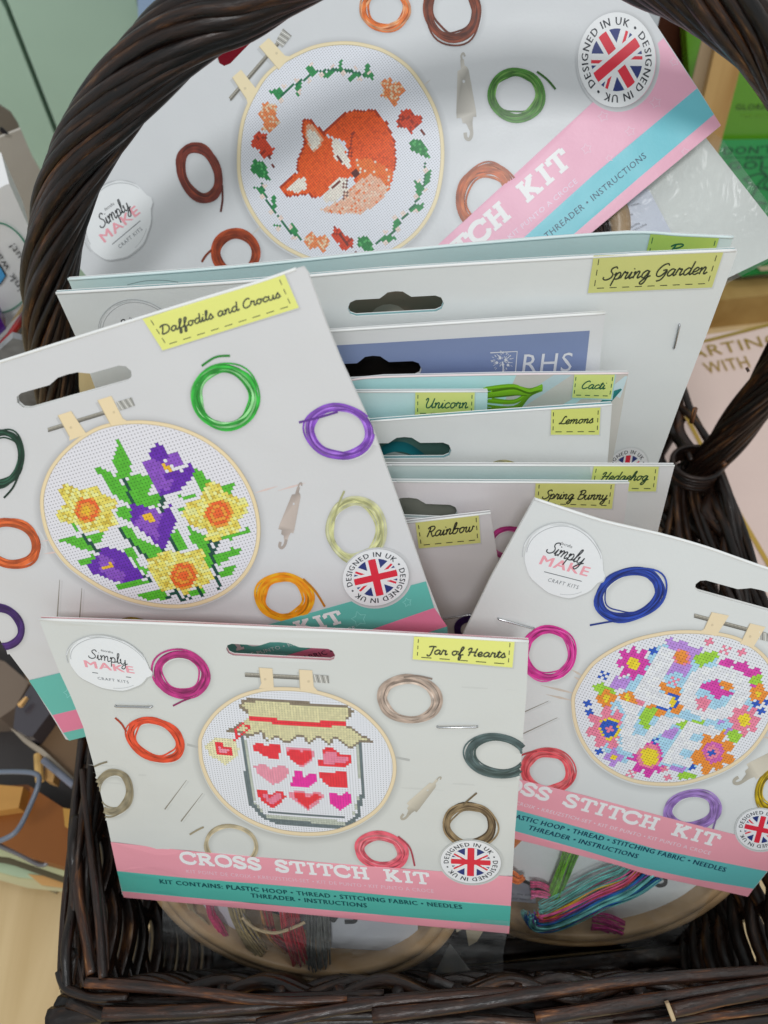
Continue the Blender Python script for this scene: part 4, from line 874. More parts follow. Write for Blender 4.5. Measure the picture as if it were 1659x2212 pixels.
A += [('p', PU, Zl([(930, 455), (975, 450), (990, 480), (1080, 470), (1090, 520), (1190, 525), (1180, 600), (1120, 600), (1090, 700), (1060, 730), (1010, 690), (930, 710), (960, 640), (1000, 560), (930, 500)])), F_(PN, 1045, 590, 62, 8, .1), F_(OR, 1035, 590, 48, 8, .1),
 ('p', GN, Zl([(1120, 590), (1210, 545), (1310, 560), (1290, 600), (1210, 640), (1190, 665), (1150, 640)])), F_(MG, 690, 630, 125, 8, .42), F_(YE, 690, 632, 50, 8, .1),
 ('p', PU, Zl([(560, 705), (590, 740), (670, 740), (640, 830), (520, 800)])), ('p', GN, Zl([(400, 785), (470, 775), (570, 835), (540, 865), (450, 860), (415, 820)])), F_(OR, 500, 885, 72, 4, .4), F_(YE, 500, 885, 24, 4, .1),
 ('p', OR, Zl([(570, 865), (645, 830), (690, 830), (695, 870), (770, 910), (750, 935), (640, 905)])), F_(YE, 645, 872, 26, 4, .1), ('p', PN, Zl([(720, 895), (770, 910), (760, 940), (710, 925)])), ('p', OR, Zl([(780, 930), (860, 925), (940, 960), (920, 1000), (880, 1015), (760, 960)])),
 ('p', GN, Zl([(760, 960), (860, 955), (820, 1050), (800, 1105), (740, 1080), (720, 1020)])), ('p', OR, Zl([(865, 780), (900, 760), (960, 820), (1000, 790), (1035, 800), (1030, 860), (920, 850)])), ('p', OR, Zl([(950, 960), (1010, 900), (1055, 950), (1010, 1010), (950, 990)])),
 F_(BL, 965, 905, 58, 8, .05), F_(YE, 965, 905, 38, 8, .05), ('p', WC, Zl([(860, 838), (972, 880), (938, 960), (850, 930)])), ('l', BL, Zl([(870, 945), (935, 965)]), 7), ('p', WC, Zl([(1035, 930), (1045, 850), (1110, 850), (1110, 970)])),
 F_(PN, 520, 1100, 168, 8, .45, .2), LET[3], F_(YE, 520, 1100, 82, 8, .1), F_(BL, 520, 1100, 64, 8, .1), X_('+', PN, 520, 1100), F_(PN, 1490, 1040, 120, 8, .45), F_(YE, 1487, 1040, 46, 8, .1),
 F_(PU, 1325, 1110, 70, 4, .5), F_(YE, 1325, 1105, 24, 8, .1), ('p', GN, Zl([(1365, 1140), (1410, 1095), (1468, 1150), (1430, 1215), (1390, 1190)])), F_(OR, 1260, 1275, 170, 8, .42, .4), F_('bd5aa2', 1262, 1270, 82, 8, .1), F_(PN, 1262, 1270, 52, 8, .1), X_('+', BL, 1260, 1272),
 F_(MG, 800, 1310, 148, 8, .42), F_(PN, 805, 1300, 90, 8, .1), F_(YE, 808, 1300, 66, 8, .1), F_(PU, 550, 1310, 68, 4, .5), F_(YE, 550, 1310, 22, 8, .1), ('p', PU, Zl([(930, 1095), (1045, 1085), (980, 1195), (890, 1165)])), ('p', GN, Zl([(980, 1060), (1095, 1040), (1040, 1105)])),
 ('p', MG, Zl([(1170, 820), (1200, 770), (1290, 745), (1310, 800), (1410, 850), (1380, 870), (1330, 860), (1300, 905), (1270, 880), (1240, 830)])), ('p', OR, Zl([(1310, 770), (1330, 750), (1410, 780), (1400, 825), (1340, 820)])), F_(PN, 1195, 920, 56, 5, .3),
 ('p', MG, Zl([(1310, 600), (1400, 610), (1420, 640), (1440, 615), (1512, 630), (1520, 670), (1600, 665), (1600, 712), (1520, 740), (1480, 700), (1400, 660), (1295, 650)])), ('p', GN, Zl([(1545, 720), (1615, 720), (1615, 790), (1560, 815), (1520, 760)])), ('p', MG, Zl([(1515, 770), (1570, 785), (1560, 825)])), F_(OR, 1590, 850, 70, 5, .3), F_(YE, 1588, 850, 20, 8, .1),
 ('p', GN, Zl([(1120, 1040), (1212, 1050), (1200, 1072), (1118, 1062)])), ('p', GN, Zl([(1010, 1430), (1060, 1408), (1158, 1430), (1130, 1462), (1018, 1468)])), ('p', PU, Zl([(955, 1365), (1060, 1365), (1055, 1412), (960, 1402)]))]
A += [X_('+', BL, x, y) for x, y in ((845, 540), (365, 920), (375, 985), (440, 1265), (1110, 1385), (1580, 930), (1615, 970), (1655, 910), (955, 1215))] + [X_('x', BL, 475, 720), X_('x', BL, 835, 1180)] + [X_('+', PN, x, y) for x, y in ((1225, 480), (1475, 555), (910, 1385), (940, 1447))] + [X_('x', PN, x, y) for x, y in ((1350, 540), (680, 1430), (980, 770))]
A += [('p', LBc, Zl([(895, 1336), (1090, 1383), (1080, 1412), (880, 1365)])), ('p', PU, Zl([(960, 1372), (1062, 1380), (1055, 1415), (958, 1405)])), ('p', LBc, Zl([(560, 925), (600, 905), (640, 1000), (612, 1130), (622, 1255), (690, 1292), (690, 1320), (600, 1280), (588, 1130), (612, 1000)])), ('p', LBc, Zl([(740, 942), (790, 950), (770, 1150), (690, 1150), (700, 1092), (722, 1040)])),
 ('p', GN, Zl([(765, 960), (860, 955), (820, 1050), (800, 1105), (745, 1080), (735, 1020)])), ('p', LBc, Zl([(985, 1065), (1095, 1040), (985, 1190), (905, 1330), (880, 1200), (905, 1130)])), ('p', PU, Zl([(930, 1105), (1030, 1095), (975, 1185), (895, 1165)])), ('p', GN, Zl([(1000, 1062), (1085, 1045), (1040, 1100)])), LET[3], LET[4], LET[5], LET[6], ('p', OR, Zl([(1085, 1300), (1180, 1250), (1180, 1200), (1270, 1180), (1300, 1250), (1230, 1330), (1150, 1350), (1140, 1310)])), F_('bd5aa2', 1262, 1270, 76, 8, .1), F_(PN, 1262, 1270, 48, 8, .1), X_('+', BL, 1260, 1272), ('p', LBc, Zl([(1290, 1060), (1370, 1080), (1340, 1115), (1275, 1100)]))]
stitch(lov, k2, inn, 6.5, A, 4)
Z5 = lambda P: Z(P, 1106, 1566, 3)
bands(lov, k2, [[(893, 1620), (1120, 1682), (1262, 1717), (1433, 1763), (1588, 1802), (1700, 1828)], [(874, 1680), (1118, 1749), (1262, 1789), (1416, 1833), (1535, 1857), (1657, 1881)], [(867, 1722), (1115, 1795), (1262, 1836), (1377, 1871), (1502, 1898), (1627, 1919)], [(864, 1737), (1115, 1812), (1245, 1845), (1331, 1867), (1399, 1889), (1553, 1922), (1615, 1936)]], ['d8939f', '5aa7a6', 'd48f9b'])
def L29(x, y): return (1091 + x / 2.92, 1631 + y / 2.92)
mb = MB(); title(lov, mb, (1010, 1683), L29(1335, 578), 29); mb.build('title_lettering', PRINT, k2)
mb = MB(); text(lov, mb, 'KIT POINT DE CROIX • KREUZSTICH-SET • KIT DE PUNTO • KIT PUNTO A CROCE', (1020, 1712), L29(1290, 626), 8.0, hexc('eccad2')); mb.build('subtitle_lettering', PRINT, k2)
mb = MB(); ink2 = hexc('173c52'); text(lov, mb, 'KIT CONTAINS: PLASTIC HOOP • THREAD • STITCHING FABRIC • NEEDLES', (962, 1728), L29(1385, 734), 10.5, ink2, sp=1.1, bold=.55); text(lov, mb, 'THREADER • INSTRUCTIONS', L29(142, 465), L29(830, 648), 10.5, ink2, sp=1.1, bold=.55); mb.build('contents_lettering', PRINT, k2)
logo(lov, k2, (1218, 1211), (84, 20), (-12, 76))
staple(lov, k2, (1076, 1335), (1153, 1356))
needle(lov, k2, (1185, 1514), (1110, 1548)); needle(lov, k2, (1204, 1550), (1110, 1594))
threader(lov, k2, (1583, 1692), (1730, 1600))
badge(lov, k2, (1641, 1790), (50, 11), (-12, 43))

# ---------------- DAFFODILS AND CROCUS
bd = lambda a, b: .003 * math.sin(a / .18 * 3.1) - .003 * ((b / .162 - .4) * 1.6) ** 2
daf = Card([-.189, .2096, -.1851], [.962, -.042, .271], [.231, -.41, -.882], bd)
DO = [(-348, 885), (-150, 829), (0, 782), (210, 716), (420, 651), (560, 609), (640, 581), (655, 577), (665, 590), (705, 700), (737, 780), (806, 930), (870, 1110), (920, 1255), (968, 1380), (975, 1410), (760, 1450), (560, 1497), (360, 1546), (187, 1590), (150, 1599), (142, 1597), (120, 1560), (63, 1469), (14, 1404), (-150, 1160)]
db = (.69, .69, .695)
k3 = kit('cross_stitch_kit', 'Daffodils and Crocus cross stitch kit, tilted card at the left with purple and yellow flowers', daf, DO, [slot((160, 836), 128, -.275, 38, 40, 12, daf)], db, 0, (.8, .8, .78))
daf.cliphull = hullof(DO)
topfold(daf, k3, [(-150, 829), (0, 782), (210, 716), (420, 651), (560, 609), (640, 581)])
D2 = lambda P: Z(P, 0, 540, 2)
sticker(daf, k3, D2([(617, 297), (1230, 104), (1292, 248), (704, 433)]), 'Daffodils and Crocus', (349, 722), (607, 641), 10.5, wd=3.2, nd=(9, 3), ink='45483a')
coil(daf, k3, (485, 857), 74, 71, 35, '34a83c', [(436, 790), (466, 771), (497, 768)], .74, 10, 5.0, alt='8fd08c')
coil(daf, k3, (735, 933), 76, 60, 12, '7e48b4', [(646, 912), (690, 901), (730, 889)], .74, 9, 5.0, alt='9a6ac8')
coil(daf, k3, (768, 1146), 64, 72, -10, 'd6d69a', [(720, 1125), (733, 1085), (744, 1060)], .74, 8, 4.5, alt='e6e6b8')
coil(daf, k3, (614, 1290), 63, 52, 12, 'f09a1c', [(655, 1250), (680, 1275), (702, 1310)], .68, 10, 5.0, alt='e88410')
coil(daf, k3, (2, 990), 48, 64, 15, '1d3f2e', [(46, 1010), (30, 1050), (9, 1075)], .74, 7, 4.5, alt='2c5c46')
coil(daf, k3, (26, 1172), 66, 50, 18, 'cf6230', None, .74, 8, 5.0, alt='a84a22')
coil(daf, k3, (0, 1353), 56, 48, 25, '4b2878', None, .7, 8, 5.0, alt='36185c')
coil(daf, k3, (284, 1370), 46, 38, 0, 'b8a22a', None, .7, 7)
needle(daf, k3, (129, 1252), (123, 1345)); needle(daf, k3, (177, 1270), (171, 1350))
threader(daf, k3, (606, 1186), (648, 1042), 'a89c94')
mb = MB()
for a, b in (((88, 1170), (135, 1160)), ((95, 1196), (128, 1192)), ((550, 1065), (600, 1050)), ((560, 1280), (590, 1270)), ((600, 1060), (660, 1043)), ((10, 1210), (40, 1215))): daf.ribbon(mb, [a, ((a[0] + b[0]) / 2, (a[1] + b[1]) / 2), b], lambda t: 4 * math.sin(t * 3.1) + .4, hexc('c8b4ae'), .04)
mb.build('printed_wood_grain', PRINT, k3)
Zd = lambda P: Z(P, 54, 864, 3)
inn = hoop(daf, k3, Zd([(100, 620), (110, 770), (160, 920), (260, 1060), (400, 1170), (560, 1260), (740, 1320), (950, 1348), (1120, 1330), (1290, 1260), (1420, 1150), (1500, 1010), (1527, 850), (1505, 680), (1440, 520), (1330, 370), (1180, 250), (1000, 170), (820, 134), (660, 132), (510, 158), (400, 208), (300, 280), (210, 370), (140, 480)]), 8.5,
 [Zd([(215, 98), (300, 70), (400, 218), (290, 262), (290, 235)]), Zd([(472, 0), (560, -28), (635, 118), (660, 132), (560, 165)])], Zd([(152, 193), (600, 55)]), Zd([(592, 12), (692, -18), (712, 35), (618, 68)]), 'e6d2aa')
G, DK, P1, P2, YO, Y1, Y2, O1, O2 = '4fa82c', '18463a', '5c259c', '7e4ab0', 'eeaa2c', 'd4c65c', 'bfa83e', 'f08c34', 'ee5c2a'
A = [('p', G, Zd(p)) for p in ([(590, 235), (640, 300), (690, 390), (690, 440), (680, 500), (640, 500), (610, 510), (570, 400), (600, 280)], [(425, 435), (480, 435), (560, 470), (630, 540), (700, 640), (690, 680), (600, 640), (540, 560), (470, 460)], [(690, 490), (800, 480), (830, 560), (760, 650), (720, 660), (650, 560), (680, 510)], [(700, 670), (850, 600), (890, 640), (860, 690), (800, 690)], [(570, 725), (650, 680), (700, 720), (680, 790), (620, 760)], [(300, 810), (330, 800), (370, 880), (450, 860), (530, 840), (500, 900), (480, 930), (410, 940), (430, 900), (380, 890)], [(215, 905), (370, 880), (450, 980), (340, 960)], [(320, 1040), (450, 1000), (460, 1040), (390, 1075)], [(610, 830), (690, 820), (740, 900), (870, 960), (910, 990), (850, 1020), (800, 1040), (740, 980), (690, 920)], [(640, 970), (700, 950), (740, 1060), (800, 1100), (790, 1140), (740, 1090)], [(930, 900), (1000, 820), (1010, 880), (1050, 970), (980, 980)], [(1060, 820), (1170, 880), (1190, 960), (1130, 960), (1070, 900)], [(1090, 430), (1130, 450), (1200, 520), (1140, 600), (1100, 520)], [(1285, 545), (1370, 520), (1340, 570), (1320, 620), (1280, 590)], [(1000, 620), (1060, 610), (1130, 620), (1050, 655)], [(990, 710), (1060, 690), (1030, 740)], [(1380, 740), (1470, 690), (1440, 740), (1390, 760)], [(1270, 890), (1440, 830), (1470, 850), (1340, 900), (1260, 915)], [(1220, 1010), (1340, 960), (1430, 965), (1350, 1010), (1250, 1070)], [(1250, 1110), (1380, 1065), (1340, 1130), (1270, 1160)], [(1150, 980), (1200, 1010), (1225, 1090), (1170, 1080)], [(590, 1190), (700, 1160), (830, 1180), (700, 1215), (610, 1225)], [(715, 1260), (860, 1225), (930, 1260), (900, 1290), (790, 1290)], [(1060, 1240), (1190, 1220), (1160, 1260), (1080, 1280)], [(1140, 900), (1210, 920), (1200, 1000), (1160, 980)])]
for l_ in ([(640, 505), (690, 640), (700, 680)], [(385, 880), (430, 940), (490, 990)], [(610, 840), (700, 930), (800, 1030)], [(905, 610), (880, 690), (905, 740)], [(930, 890), (975, 970)], [(880, 960), (910, 990)], [(1190, 930), (1220, 1050), (1260, 1220)], [(1250, 940), (1215, 985)]): A.append(('l', DK, Zd(l_), 6.5))
d1 = [(210, 580), (280, 540), (340, 580), (470, 560), (490, 590), (600, 660), (570, 720), (620, 800), (520, 840), (400, 865), (330, 800), (240, 790), (205, 740), (260, 670), (230, 620)]
d2 = [(1190, 525), (1260, 540), (1300, 600), (1430, 640), (1450, 710), (1390, 770), (1390, 860), (1290, 890), (1230, 920), (1170, 900), (1180, 840), (1090, 820), (1010, 740), (1050, 660), (1140, 640)]
d3 = [(790, 1040), (910, 970), (1010, 990), (1150, 960), (1180, 1060), (1180, 1080), (1230, 1160), (1150, 1210), (1080, 1220), (1060, 1270), (990, 1230), (880, 1235), (850, 1170), (800, 1110)]
Fd = lambda c, x, y, r: ('f', c, (54 + x / 3, 864 + y / 3), r / 3, 6, .08)
A += [('p', P1, Zd([(850, 270), (890, 290), (930, 350), (900, 400), (870, 430), (800, 370), (830, 310)])), ('p', P2, Zd([(930, 355), (1000, 340), (1030, 400), (990, 430), (900, 420)])), ('p', P1, Zd([(870, 500), (930, 460), (1030, 460), (1040, 440), (1070, 385), (1100, 460), (1040, 560), (950, 610), (870, 612), (860, 580)])), ('p', P2, Zd([(765, 410), (840, 378), (900, 430), (905, 520), (870, 600), (820, 540), (780, 460)])), ('p', P2, Zd([(900, 520), (970, 500), (950, 570), (900, 590)])), ('p', YO, Zd([(893, 418), (925, 420), (950, 432), (950, 458), (912, 458)])),
 ('p', P1, Zd([(690, 680), (760, 670), (800, 700), (840, 700), (890, 740), (940, 675), (985, 790), (940, 880), (900, 965), (860, 940), (760, 850), (685, 790)])), ('p', P2, Zd([(800, 700), (840, 700), (885, 745), (855, 830), (880, 920), (820, 880), (700, 800), (740, 760)])), ('p', YO, Zd([(755, 755), (810, 738), (852, 770), (830, 795), (785, 780)])),
 ('p', P1, Zd([(500, 945), (640, 980), (700, 1060), (775, 1150), (640, 1182), (560, 1170), (440, 1120), (398, 1075), (480, 1000)])), ('p', P2, Zd([(480, 1000), (560, 1020), (590, 1090), (650, 1120), (640, 1180), (560, 1165), (480, 1100)])), ('p', YO, Zd([(495, 1090), (565, 1050), (575, 1085), (530, 1100)]))]
for d_, (cx_, cy_, r_) in ((d1, (403, 712, 84)), (d2, (1255, 735, 92)), (d3, (1028, 1136, 92))):
    A += [('p', Y1, Zd(d_)), ('n', Y2, Zd(d_), .25), ('n', 'dcd68a', Zd(d_), .3), Fd(O1, cx_, cy_, r_), Fd(O2, cx_, cy_, r_ * .86), Fd(O1, cx_, cy_, r_ * .62), Fd(O2 if r_ > 85 else YO, cx_ - 5, cy_, r_ * .36)]
for l_ in ([(1200, 915), (1250, 925)], [(975, 1235), (1030, 1300)], [(920, 1285), (980, 1240)], [(1110, 1215), (1145, 1270)], [(1050, 1268), (1075, 1290)], [(780, 1140), (830, 1180)]): A.append(('l', DK, Zd(l_), 6))
stitch(daf, k3, inn, 6.9, A, 5, (.82, .81, .86))
bands(daf, k3, [[(63, 1469), (160, 1445.5), (350, 1402), (575, 1350), (770, 1295), (920, 1255)], [(114, 1544), (200, 1523), (350, 1488), (575, 1428), (765, 1372), (938, 1312)], [(137, 1582), (205, 1566), (400, 1516), (600, 1462), (800, 1405), (966, 1352)], [(150, 1599), (187, 1590), (360, 1546), (560, 1497), (760, 1440), (968, 1380)]], ['5aaa9f', 'cf7390', '5aaa9f'])
mb = MB(); title(daf, mb, (205, 1485), (750, 1342), 31); mb.build('title_lettering', PRINT, k3)
mb = MB(); text(daf, mb, 'KIT POINT DE CROIX • KREUZSTICH-SET • KIT DE PUNTO • KIT PUNTO A CROCE', (215, 1502), (770, 1358), 9, hexc('c8e0dc')); text(daf, mb, 'KIT CONTAINS: PLASTIC HOOP • THREAD • STITCHING FABRIC • NEEDLES', (180, 1550), (800, 1388), 11, hexc('2a1e30')); mb.build('small_lettering', PRINT, k3)
badge(daf, k3, (812, 1246), (70, -16), (14, 59))
mb = MB()
def star(card, mb, x, y, r, c): card.ribbon(mb, [(x + math.cos(a * math.pi / 5 - .6) * r * (1 if a % 2 == 0 else .55), y + math.sin(a * math.pi / 5 - .6) * r * (1 if a % 2 == 0 else .55)) for a in range(10)], 1.6, c, .33, True, True)
star(daf, mb, 776, 1336, 17, hexc('82c4bc')); star(daf, mb, 880, 1300, 10, hexc('82c4bc')); star(daf, mb, 150, 1495, 12, hexc('82c4bc')); mb.build('printed_star', PRINT, k3)

# ---------------- FOX
bf = lambda a, b: .003 * math.sin(a / .28 * 3.1) + .002 * math.sin(b / .19 * 3.1)
fox = Card([-.1547 * 1.05, .3702 * 1.05, -.2015 * 1.05], [.837, .229, .498], [.515, -.64, -.57], bf)
FO = [(95, 447), (330, 210), (530, 8), (780, -238), (1057, -515), (1230, -250), (1330, -88), (1396, 17), (1402, 30), (1476, 143), (1518, 207), (1557, 271), (1500, 318), (1416, 388), (1275, 505), (1100, 648), (900, 815), (567, 1091), (380, 850), (192, 603), (165, 570), (120, 500)]
sp = math.pi * -.235
k4 = kit('cross_stitch_kit', 'large tilted cross stitch kit at the back picturing a curled orange fox in a wreath', fox, FO, [slot((545, 60), 105, -.80, 40, 40, 14, fox)], (.67, .685, .70), 0, (.8, .8, .8))
fox.cliphull = hullof(FO)
Zf = lambda P: Z(P, 486, 54, 3)
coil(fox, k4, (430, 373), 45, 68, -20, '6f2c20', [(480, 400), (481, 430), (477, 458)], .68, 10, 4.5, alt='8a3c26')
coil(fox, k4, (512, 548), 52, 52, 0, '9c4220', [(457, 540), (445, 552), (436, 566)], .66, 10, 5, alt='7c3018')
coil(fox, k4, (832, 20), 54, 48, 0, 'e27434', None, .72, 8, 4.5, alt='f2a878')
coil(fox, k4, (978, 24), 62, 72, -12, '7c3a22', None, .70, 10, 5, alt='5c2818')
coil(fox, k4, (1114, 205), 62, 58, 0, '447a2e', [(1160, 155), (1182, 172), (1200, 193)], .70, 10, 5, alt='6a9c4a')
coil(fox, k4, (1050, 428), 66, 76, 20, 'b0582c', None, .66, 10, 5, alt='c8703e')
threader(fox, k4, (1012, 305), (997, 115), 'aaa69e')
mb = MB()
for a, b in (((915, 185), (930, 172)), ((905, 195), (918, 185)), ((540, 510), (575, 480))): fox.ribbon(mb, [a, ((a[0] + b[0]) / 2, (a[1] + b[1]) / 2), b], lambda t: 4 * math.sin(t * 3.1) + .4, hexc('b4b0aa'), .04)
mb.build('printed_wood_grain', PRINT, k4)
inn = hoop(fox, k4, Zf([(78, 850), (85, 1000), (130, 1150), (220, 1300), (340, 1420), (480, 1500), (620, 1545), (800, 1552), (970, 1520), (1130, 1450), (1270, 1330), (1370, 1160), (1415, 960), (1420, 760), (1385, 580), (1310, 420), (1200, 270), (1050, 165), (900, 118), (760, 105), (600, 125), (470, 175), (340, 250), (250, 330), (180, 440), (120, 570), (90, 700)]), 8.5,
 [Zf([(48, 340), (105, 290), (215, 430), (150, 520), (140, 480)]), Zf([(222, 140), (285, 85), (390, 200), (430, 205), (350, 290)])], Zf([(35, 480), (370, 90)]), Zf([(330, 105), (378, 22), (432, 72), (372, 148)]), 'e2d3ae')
OG, OL, TN, DB, RB, GF, VN, PD = 'd8521c', 'de6c30', 'dda58c', '6a2c24', 'bc3c22', '26783e', '1c6444', 'e6c4ba'
Lf = lambda c, P, w: ('l', c, Zf(P), w / 3)
A = [Lf(VN, [(345, 485), (430, 400), (520, 350), (600, 300), (700, 290), (830, 300), (970, 355)], 12), Lf(VN, [(1290, 895), (1310, 950), (1260, 1120), (1190, 1210), (1090, 1340), (980, 1410)], 12), Lf(VN, [(235, 1025), (270, 1130), (330, 1230), (420, 1340), (500, 1390)], 12)]
A += [('p', '2a8048', Zf(p)) for p in ([(290, 430), (360, 410), (380, 440), (345, 490)], [(455, 400), (500, 370), (490, 420), (470, 485)], [(525, 270), (560, 260), (600, 300), (560, 345)], [(640, 310), (720, 295), (680, 340), (640, 345)], [(735, 240), (765, 210), (755, 270), (790, 300), (740, 290)], [(800, 330), (860, 310), (880, 335), (840, 345), (805, 378)], [(905, 260), (935, 250), (945, 300), (975, 355), (905, 340)], [(1300, 960), (1340, 925), (1325, 1010), (1290, 1045)], [(1220, 1000), (1250, 1010), (1290, 1060), (1250, 1140), (1235, 1060)], [(1230, 1170), (1305, 1155), (1260, 1205), (1195, 1212)], [(1095, 1215), (1125, 1250), (1135, 1290), (1090, 1325)], [(1000, 1390), (1060, 1355), (1115, 1380), (1060, 1420)], [(185, 1050), (250, 1055), (265, 1105), (220, 1085)], [(298, 1110), (328, 1098), (332, 1180), (310, 1205)], [(308, 1300), (340, 1285), (385, 1315)], [(430, 1275), (460, 1300), (485, 1375), (425, 1350)])]
A += [('f', PD, (486 + x / 3, 54 + y / 3), 5.2, 4, .1) for x, y in ((563, 253), (695, 270), (465, 362), (550, 360), (625, 325), (850, 285), (940, 305), (770, 310), (875, 350), (385, 400), (365, 495), (480, 435), (1305, 945), (1260, 1008), (1300, 1070), (1235, 1115), (1240, 1205), (1160, 1220), (1100, 1250), (1125, 1330), (1040, 1345), (1040, 1410), (255, 1045), (240, 1110), (295, 1215), (360, 1250), (350, 1320), (430, 1310), (450, 1380))]
oak1 = [[(1000, 380), (1030, 360), (1070, 342), (1085, 375), (1120, 365), (1165, 405), (1165, 440), (1130, 470), (1110, 525), (1080, 522), (1065, 485), (1005, 455), (1030, 420)], [(215, 575), (245, 550), (240, 515), (270, 498), (305, 515), (340, 520), (330, 580), (362, 630), (330, 660), (290, 695), (240, 680), (255, 630)], [(512, 1400), (530, 1360), (570, 1340), (600, 1375), (650, 1365), (685, 1400), (665, 1440), (630, 1482), (600, 1440), (540, 1455)]]
oak2 = [[(1112, 625), (1140, 560), (1190, 542), (1220, 580), (1275, 595), (1282, 632), (1240, 660), (1205, 712), (1170, 670), (1120, 660)], [(170, 750), (215, 692), (270, 705), (270, 760), (320, 800), (300, 855), (240, 862), (220, 810), (178, 790)], [(690, 1370), (710, 1305), (760, 1330), (780, 1370), (835, 1380), (832, 1440), (765, 1462), (740, 1420)]]
for p in oak1: A += [('p', 'e27c4a', Zf(p)), ('n', 'f0b898', Zf(p), .3)]
for p in oak2: A += [('p', 'c23f22', Zf(p)), ('n', '8c2c1c', Zf(p), .22)]
for p in ([(1190, 770), (1215, 735), (1270, 742), (1312, 800), (1325, 868), (1260, 840), (1210, 812)], [(168, 920), (190, 870), (240, 885), (272, 930), (292, 1005), (230, 990), (172, 955)], [(862, 1375), (920, 1372), (957, 1420), (962, 1475), (900, 1465), (862, 1425)]): A += [('p', GF, Zf(p)), ('n', '4a9c58', Zf(p), .2)]
A += [Lf(DB, [(1250, 665), (1295, 715)], 10), Lf(DB, [(280, 850), (320, 920)], 10), Lf(DB, [(735, 1350), (845, 1475)], 10)]
body = Zf([(640, 700), (700, 630), (800, 560), (880, 550), (970, 555), (1050, 640), (1100, 760), (1105, 870), (1095, 960), (1060, 1080), (1020, 1100), (850, 1060), (830, 950), (780, 760)])
lt = Zf([(830, 880), (930, 860), (1010, 900), (1092, 950), (1062, 1075), (1000, 1050), (850, 1020), (870, 960)]); tn = Zf([(850, 1020), (940, 970), (1000, 990), (1050, 1060), (1030, 1115), (960, 1175), (880, 1225), (700, 1222), (615, 1200), (740, 1140), (800, 1070)])
head = Zf([(505, 610), (560, 620), (650, 720), (700, 735), (760, 780), (820, 900), (870, 965), (830, 985), (720, 1000), (640, 1110), (580, 1122), (545, 1095), (400, 1110), (355, 1060), (440, 970), (475, 960), (470, 880), (520, 770), (500, 690)])
A += [('p', OG, body), ('n', 'c2461a', body, .18), ('p', OL, lt), ('n', 'd8622c', lt, .3), ('n', 'efc8b4', lt, .1), ('p', TN, tn), ('n', 'e6b8a4', tn, .35), ('n', 'dc7448', tn, .14), Lf('a03418', [(640, 700), (720, 625), (800, 560), (970, 555), (1050, 640), (1100, 760), (1105, 870), (1095, 950)], 10),
 ('p', 'dc561e', head), ('n', 'cc4c1a', head, .25), Lf('a03418', [(650, 715), (560, 620), (505, 612), (500, 690), (520, 770), (470, 880), (472, 960)], 11), Lf('a03418', [(472, 960), (440, 970), (357, 1060), (400, 1110), (545, 1095), (585, 1122)], 11),
 ('p', 'e8a080', Zf([(530, 650), (560, 645), (640, 740), (605, 810), (555, 820), (525, 720)])), ('p', 'e6d0c4', Zf([(545, 660), (625, 745), (600, 800), (560, 815), (532, 710)])), ('p', 'e6d0c4', Zf([(400, 1070), (460, 998), (522, 990), (532, 1060), (480, 1088)])),
 ('p', 'e8cfc4', Zf([(690, 740), (725, 735), (765, 790), (825, 925), (790, 925), (710, 860)])), ('p', 'e8cfc4', Zf([(635, 1112), (700, 1020), (740, 990), (800, 990), (795, 1080), (730, 1140), (650, 1152)])), ('n', OG, Zf([(480, 850), (620, 760), (700, 900), (560, 1040)]), .1),
 ('f', '54221e', (486 + 848 / 3, 54 + 965 / 3), 8.8, 4, .1), Lf(DB, [(725, 830), (752, 890)], 11), Lf(DB, [(690, 1055), (740, 1018)], 11), Lf('7a5650', [(770, 1030), (772, 1130)], 8), Lf('7a5650', [(790, 1010), (790, 1110)], 8), Lf('8c3020', [(800, 780), (802, 870)], 8), Lf('8c3020', [(835, 690), (815, 740), (822, 860)], 8)]
stitch(fox, k4, inn, 4.9, A, 6, (.80, .82, .88))
R2 = lambda P: Z(P, 829.5, 0, 2)
fp = [R2([(1207, 165), (896, 448), (210, 1080)]), R2([(1352, 382), (900, 760), (590, 1040), (300, 1290)]), R2([(1425, 495), (1100, 770), (805, 1025), (500, 1290)]), R2([(1455, 542), (1173, 776), (890, 1010), (600, 1250)])]
fpl = [[(829.5 + 603.5, 82.5), (1277.5, 224), (934.5, 540), (700, 760)], [(1505.5, 191), (1279.5, 380), (1124.5, 520), (880, 740)], [(1542, 247.5), (1379.5, 385), (1232, 512.5), (990, 730)], [(1557, 271), (1416, 388), (1275, 505), (1030, 706)]]
bands(fox, k4, fpl, ['dba0b4', '6ab6c2', 'd79fb2'])
mb = MB(); slabtext(fox, mb, 'CROSS STITCH KIT', (700, 822), (1240, 352), 45, hexc('eadde6')); mb.build('title_lettering', PRINT, k4)
mb = MB(); text(fox, mb, 'KIT PUNTO A CROCE', (1102, 518), (1248, 394), 11, hexc('dfc6d4')); text(fox, mb, 'KIT DE PUNTO •', (985, 622), (1092, 530), 11, hexc('dfc6d4')); mb.build('subtitle_lettering', PRINT, k4)
mb = MB(); text(fox, mb, 'THREADER • INSTRUCTIONS', (1182, 517), (1397, 340), 14, hexc('1d3d58'), sp=1.12); mb.build('contents_lettering', PRINT, k4)
mb = MB()
for x, y, r in ((1416, 222, 13), (1303, 252, 12), (1361, 284, 11), (1267, 322, 12), (1456, 134, 10), (1480, 328, 9), (1316, 342, 8)): star(fox, mb, x, y, r, hexc('e4b8c6'))
mb.build('printed_star', PRINT, k4)
badge(fox, k4, (1332, 130), (69, -59), (48, 84))
logo(fox, k4, (255, 476), (62, -54), (38, 66))

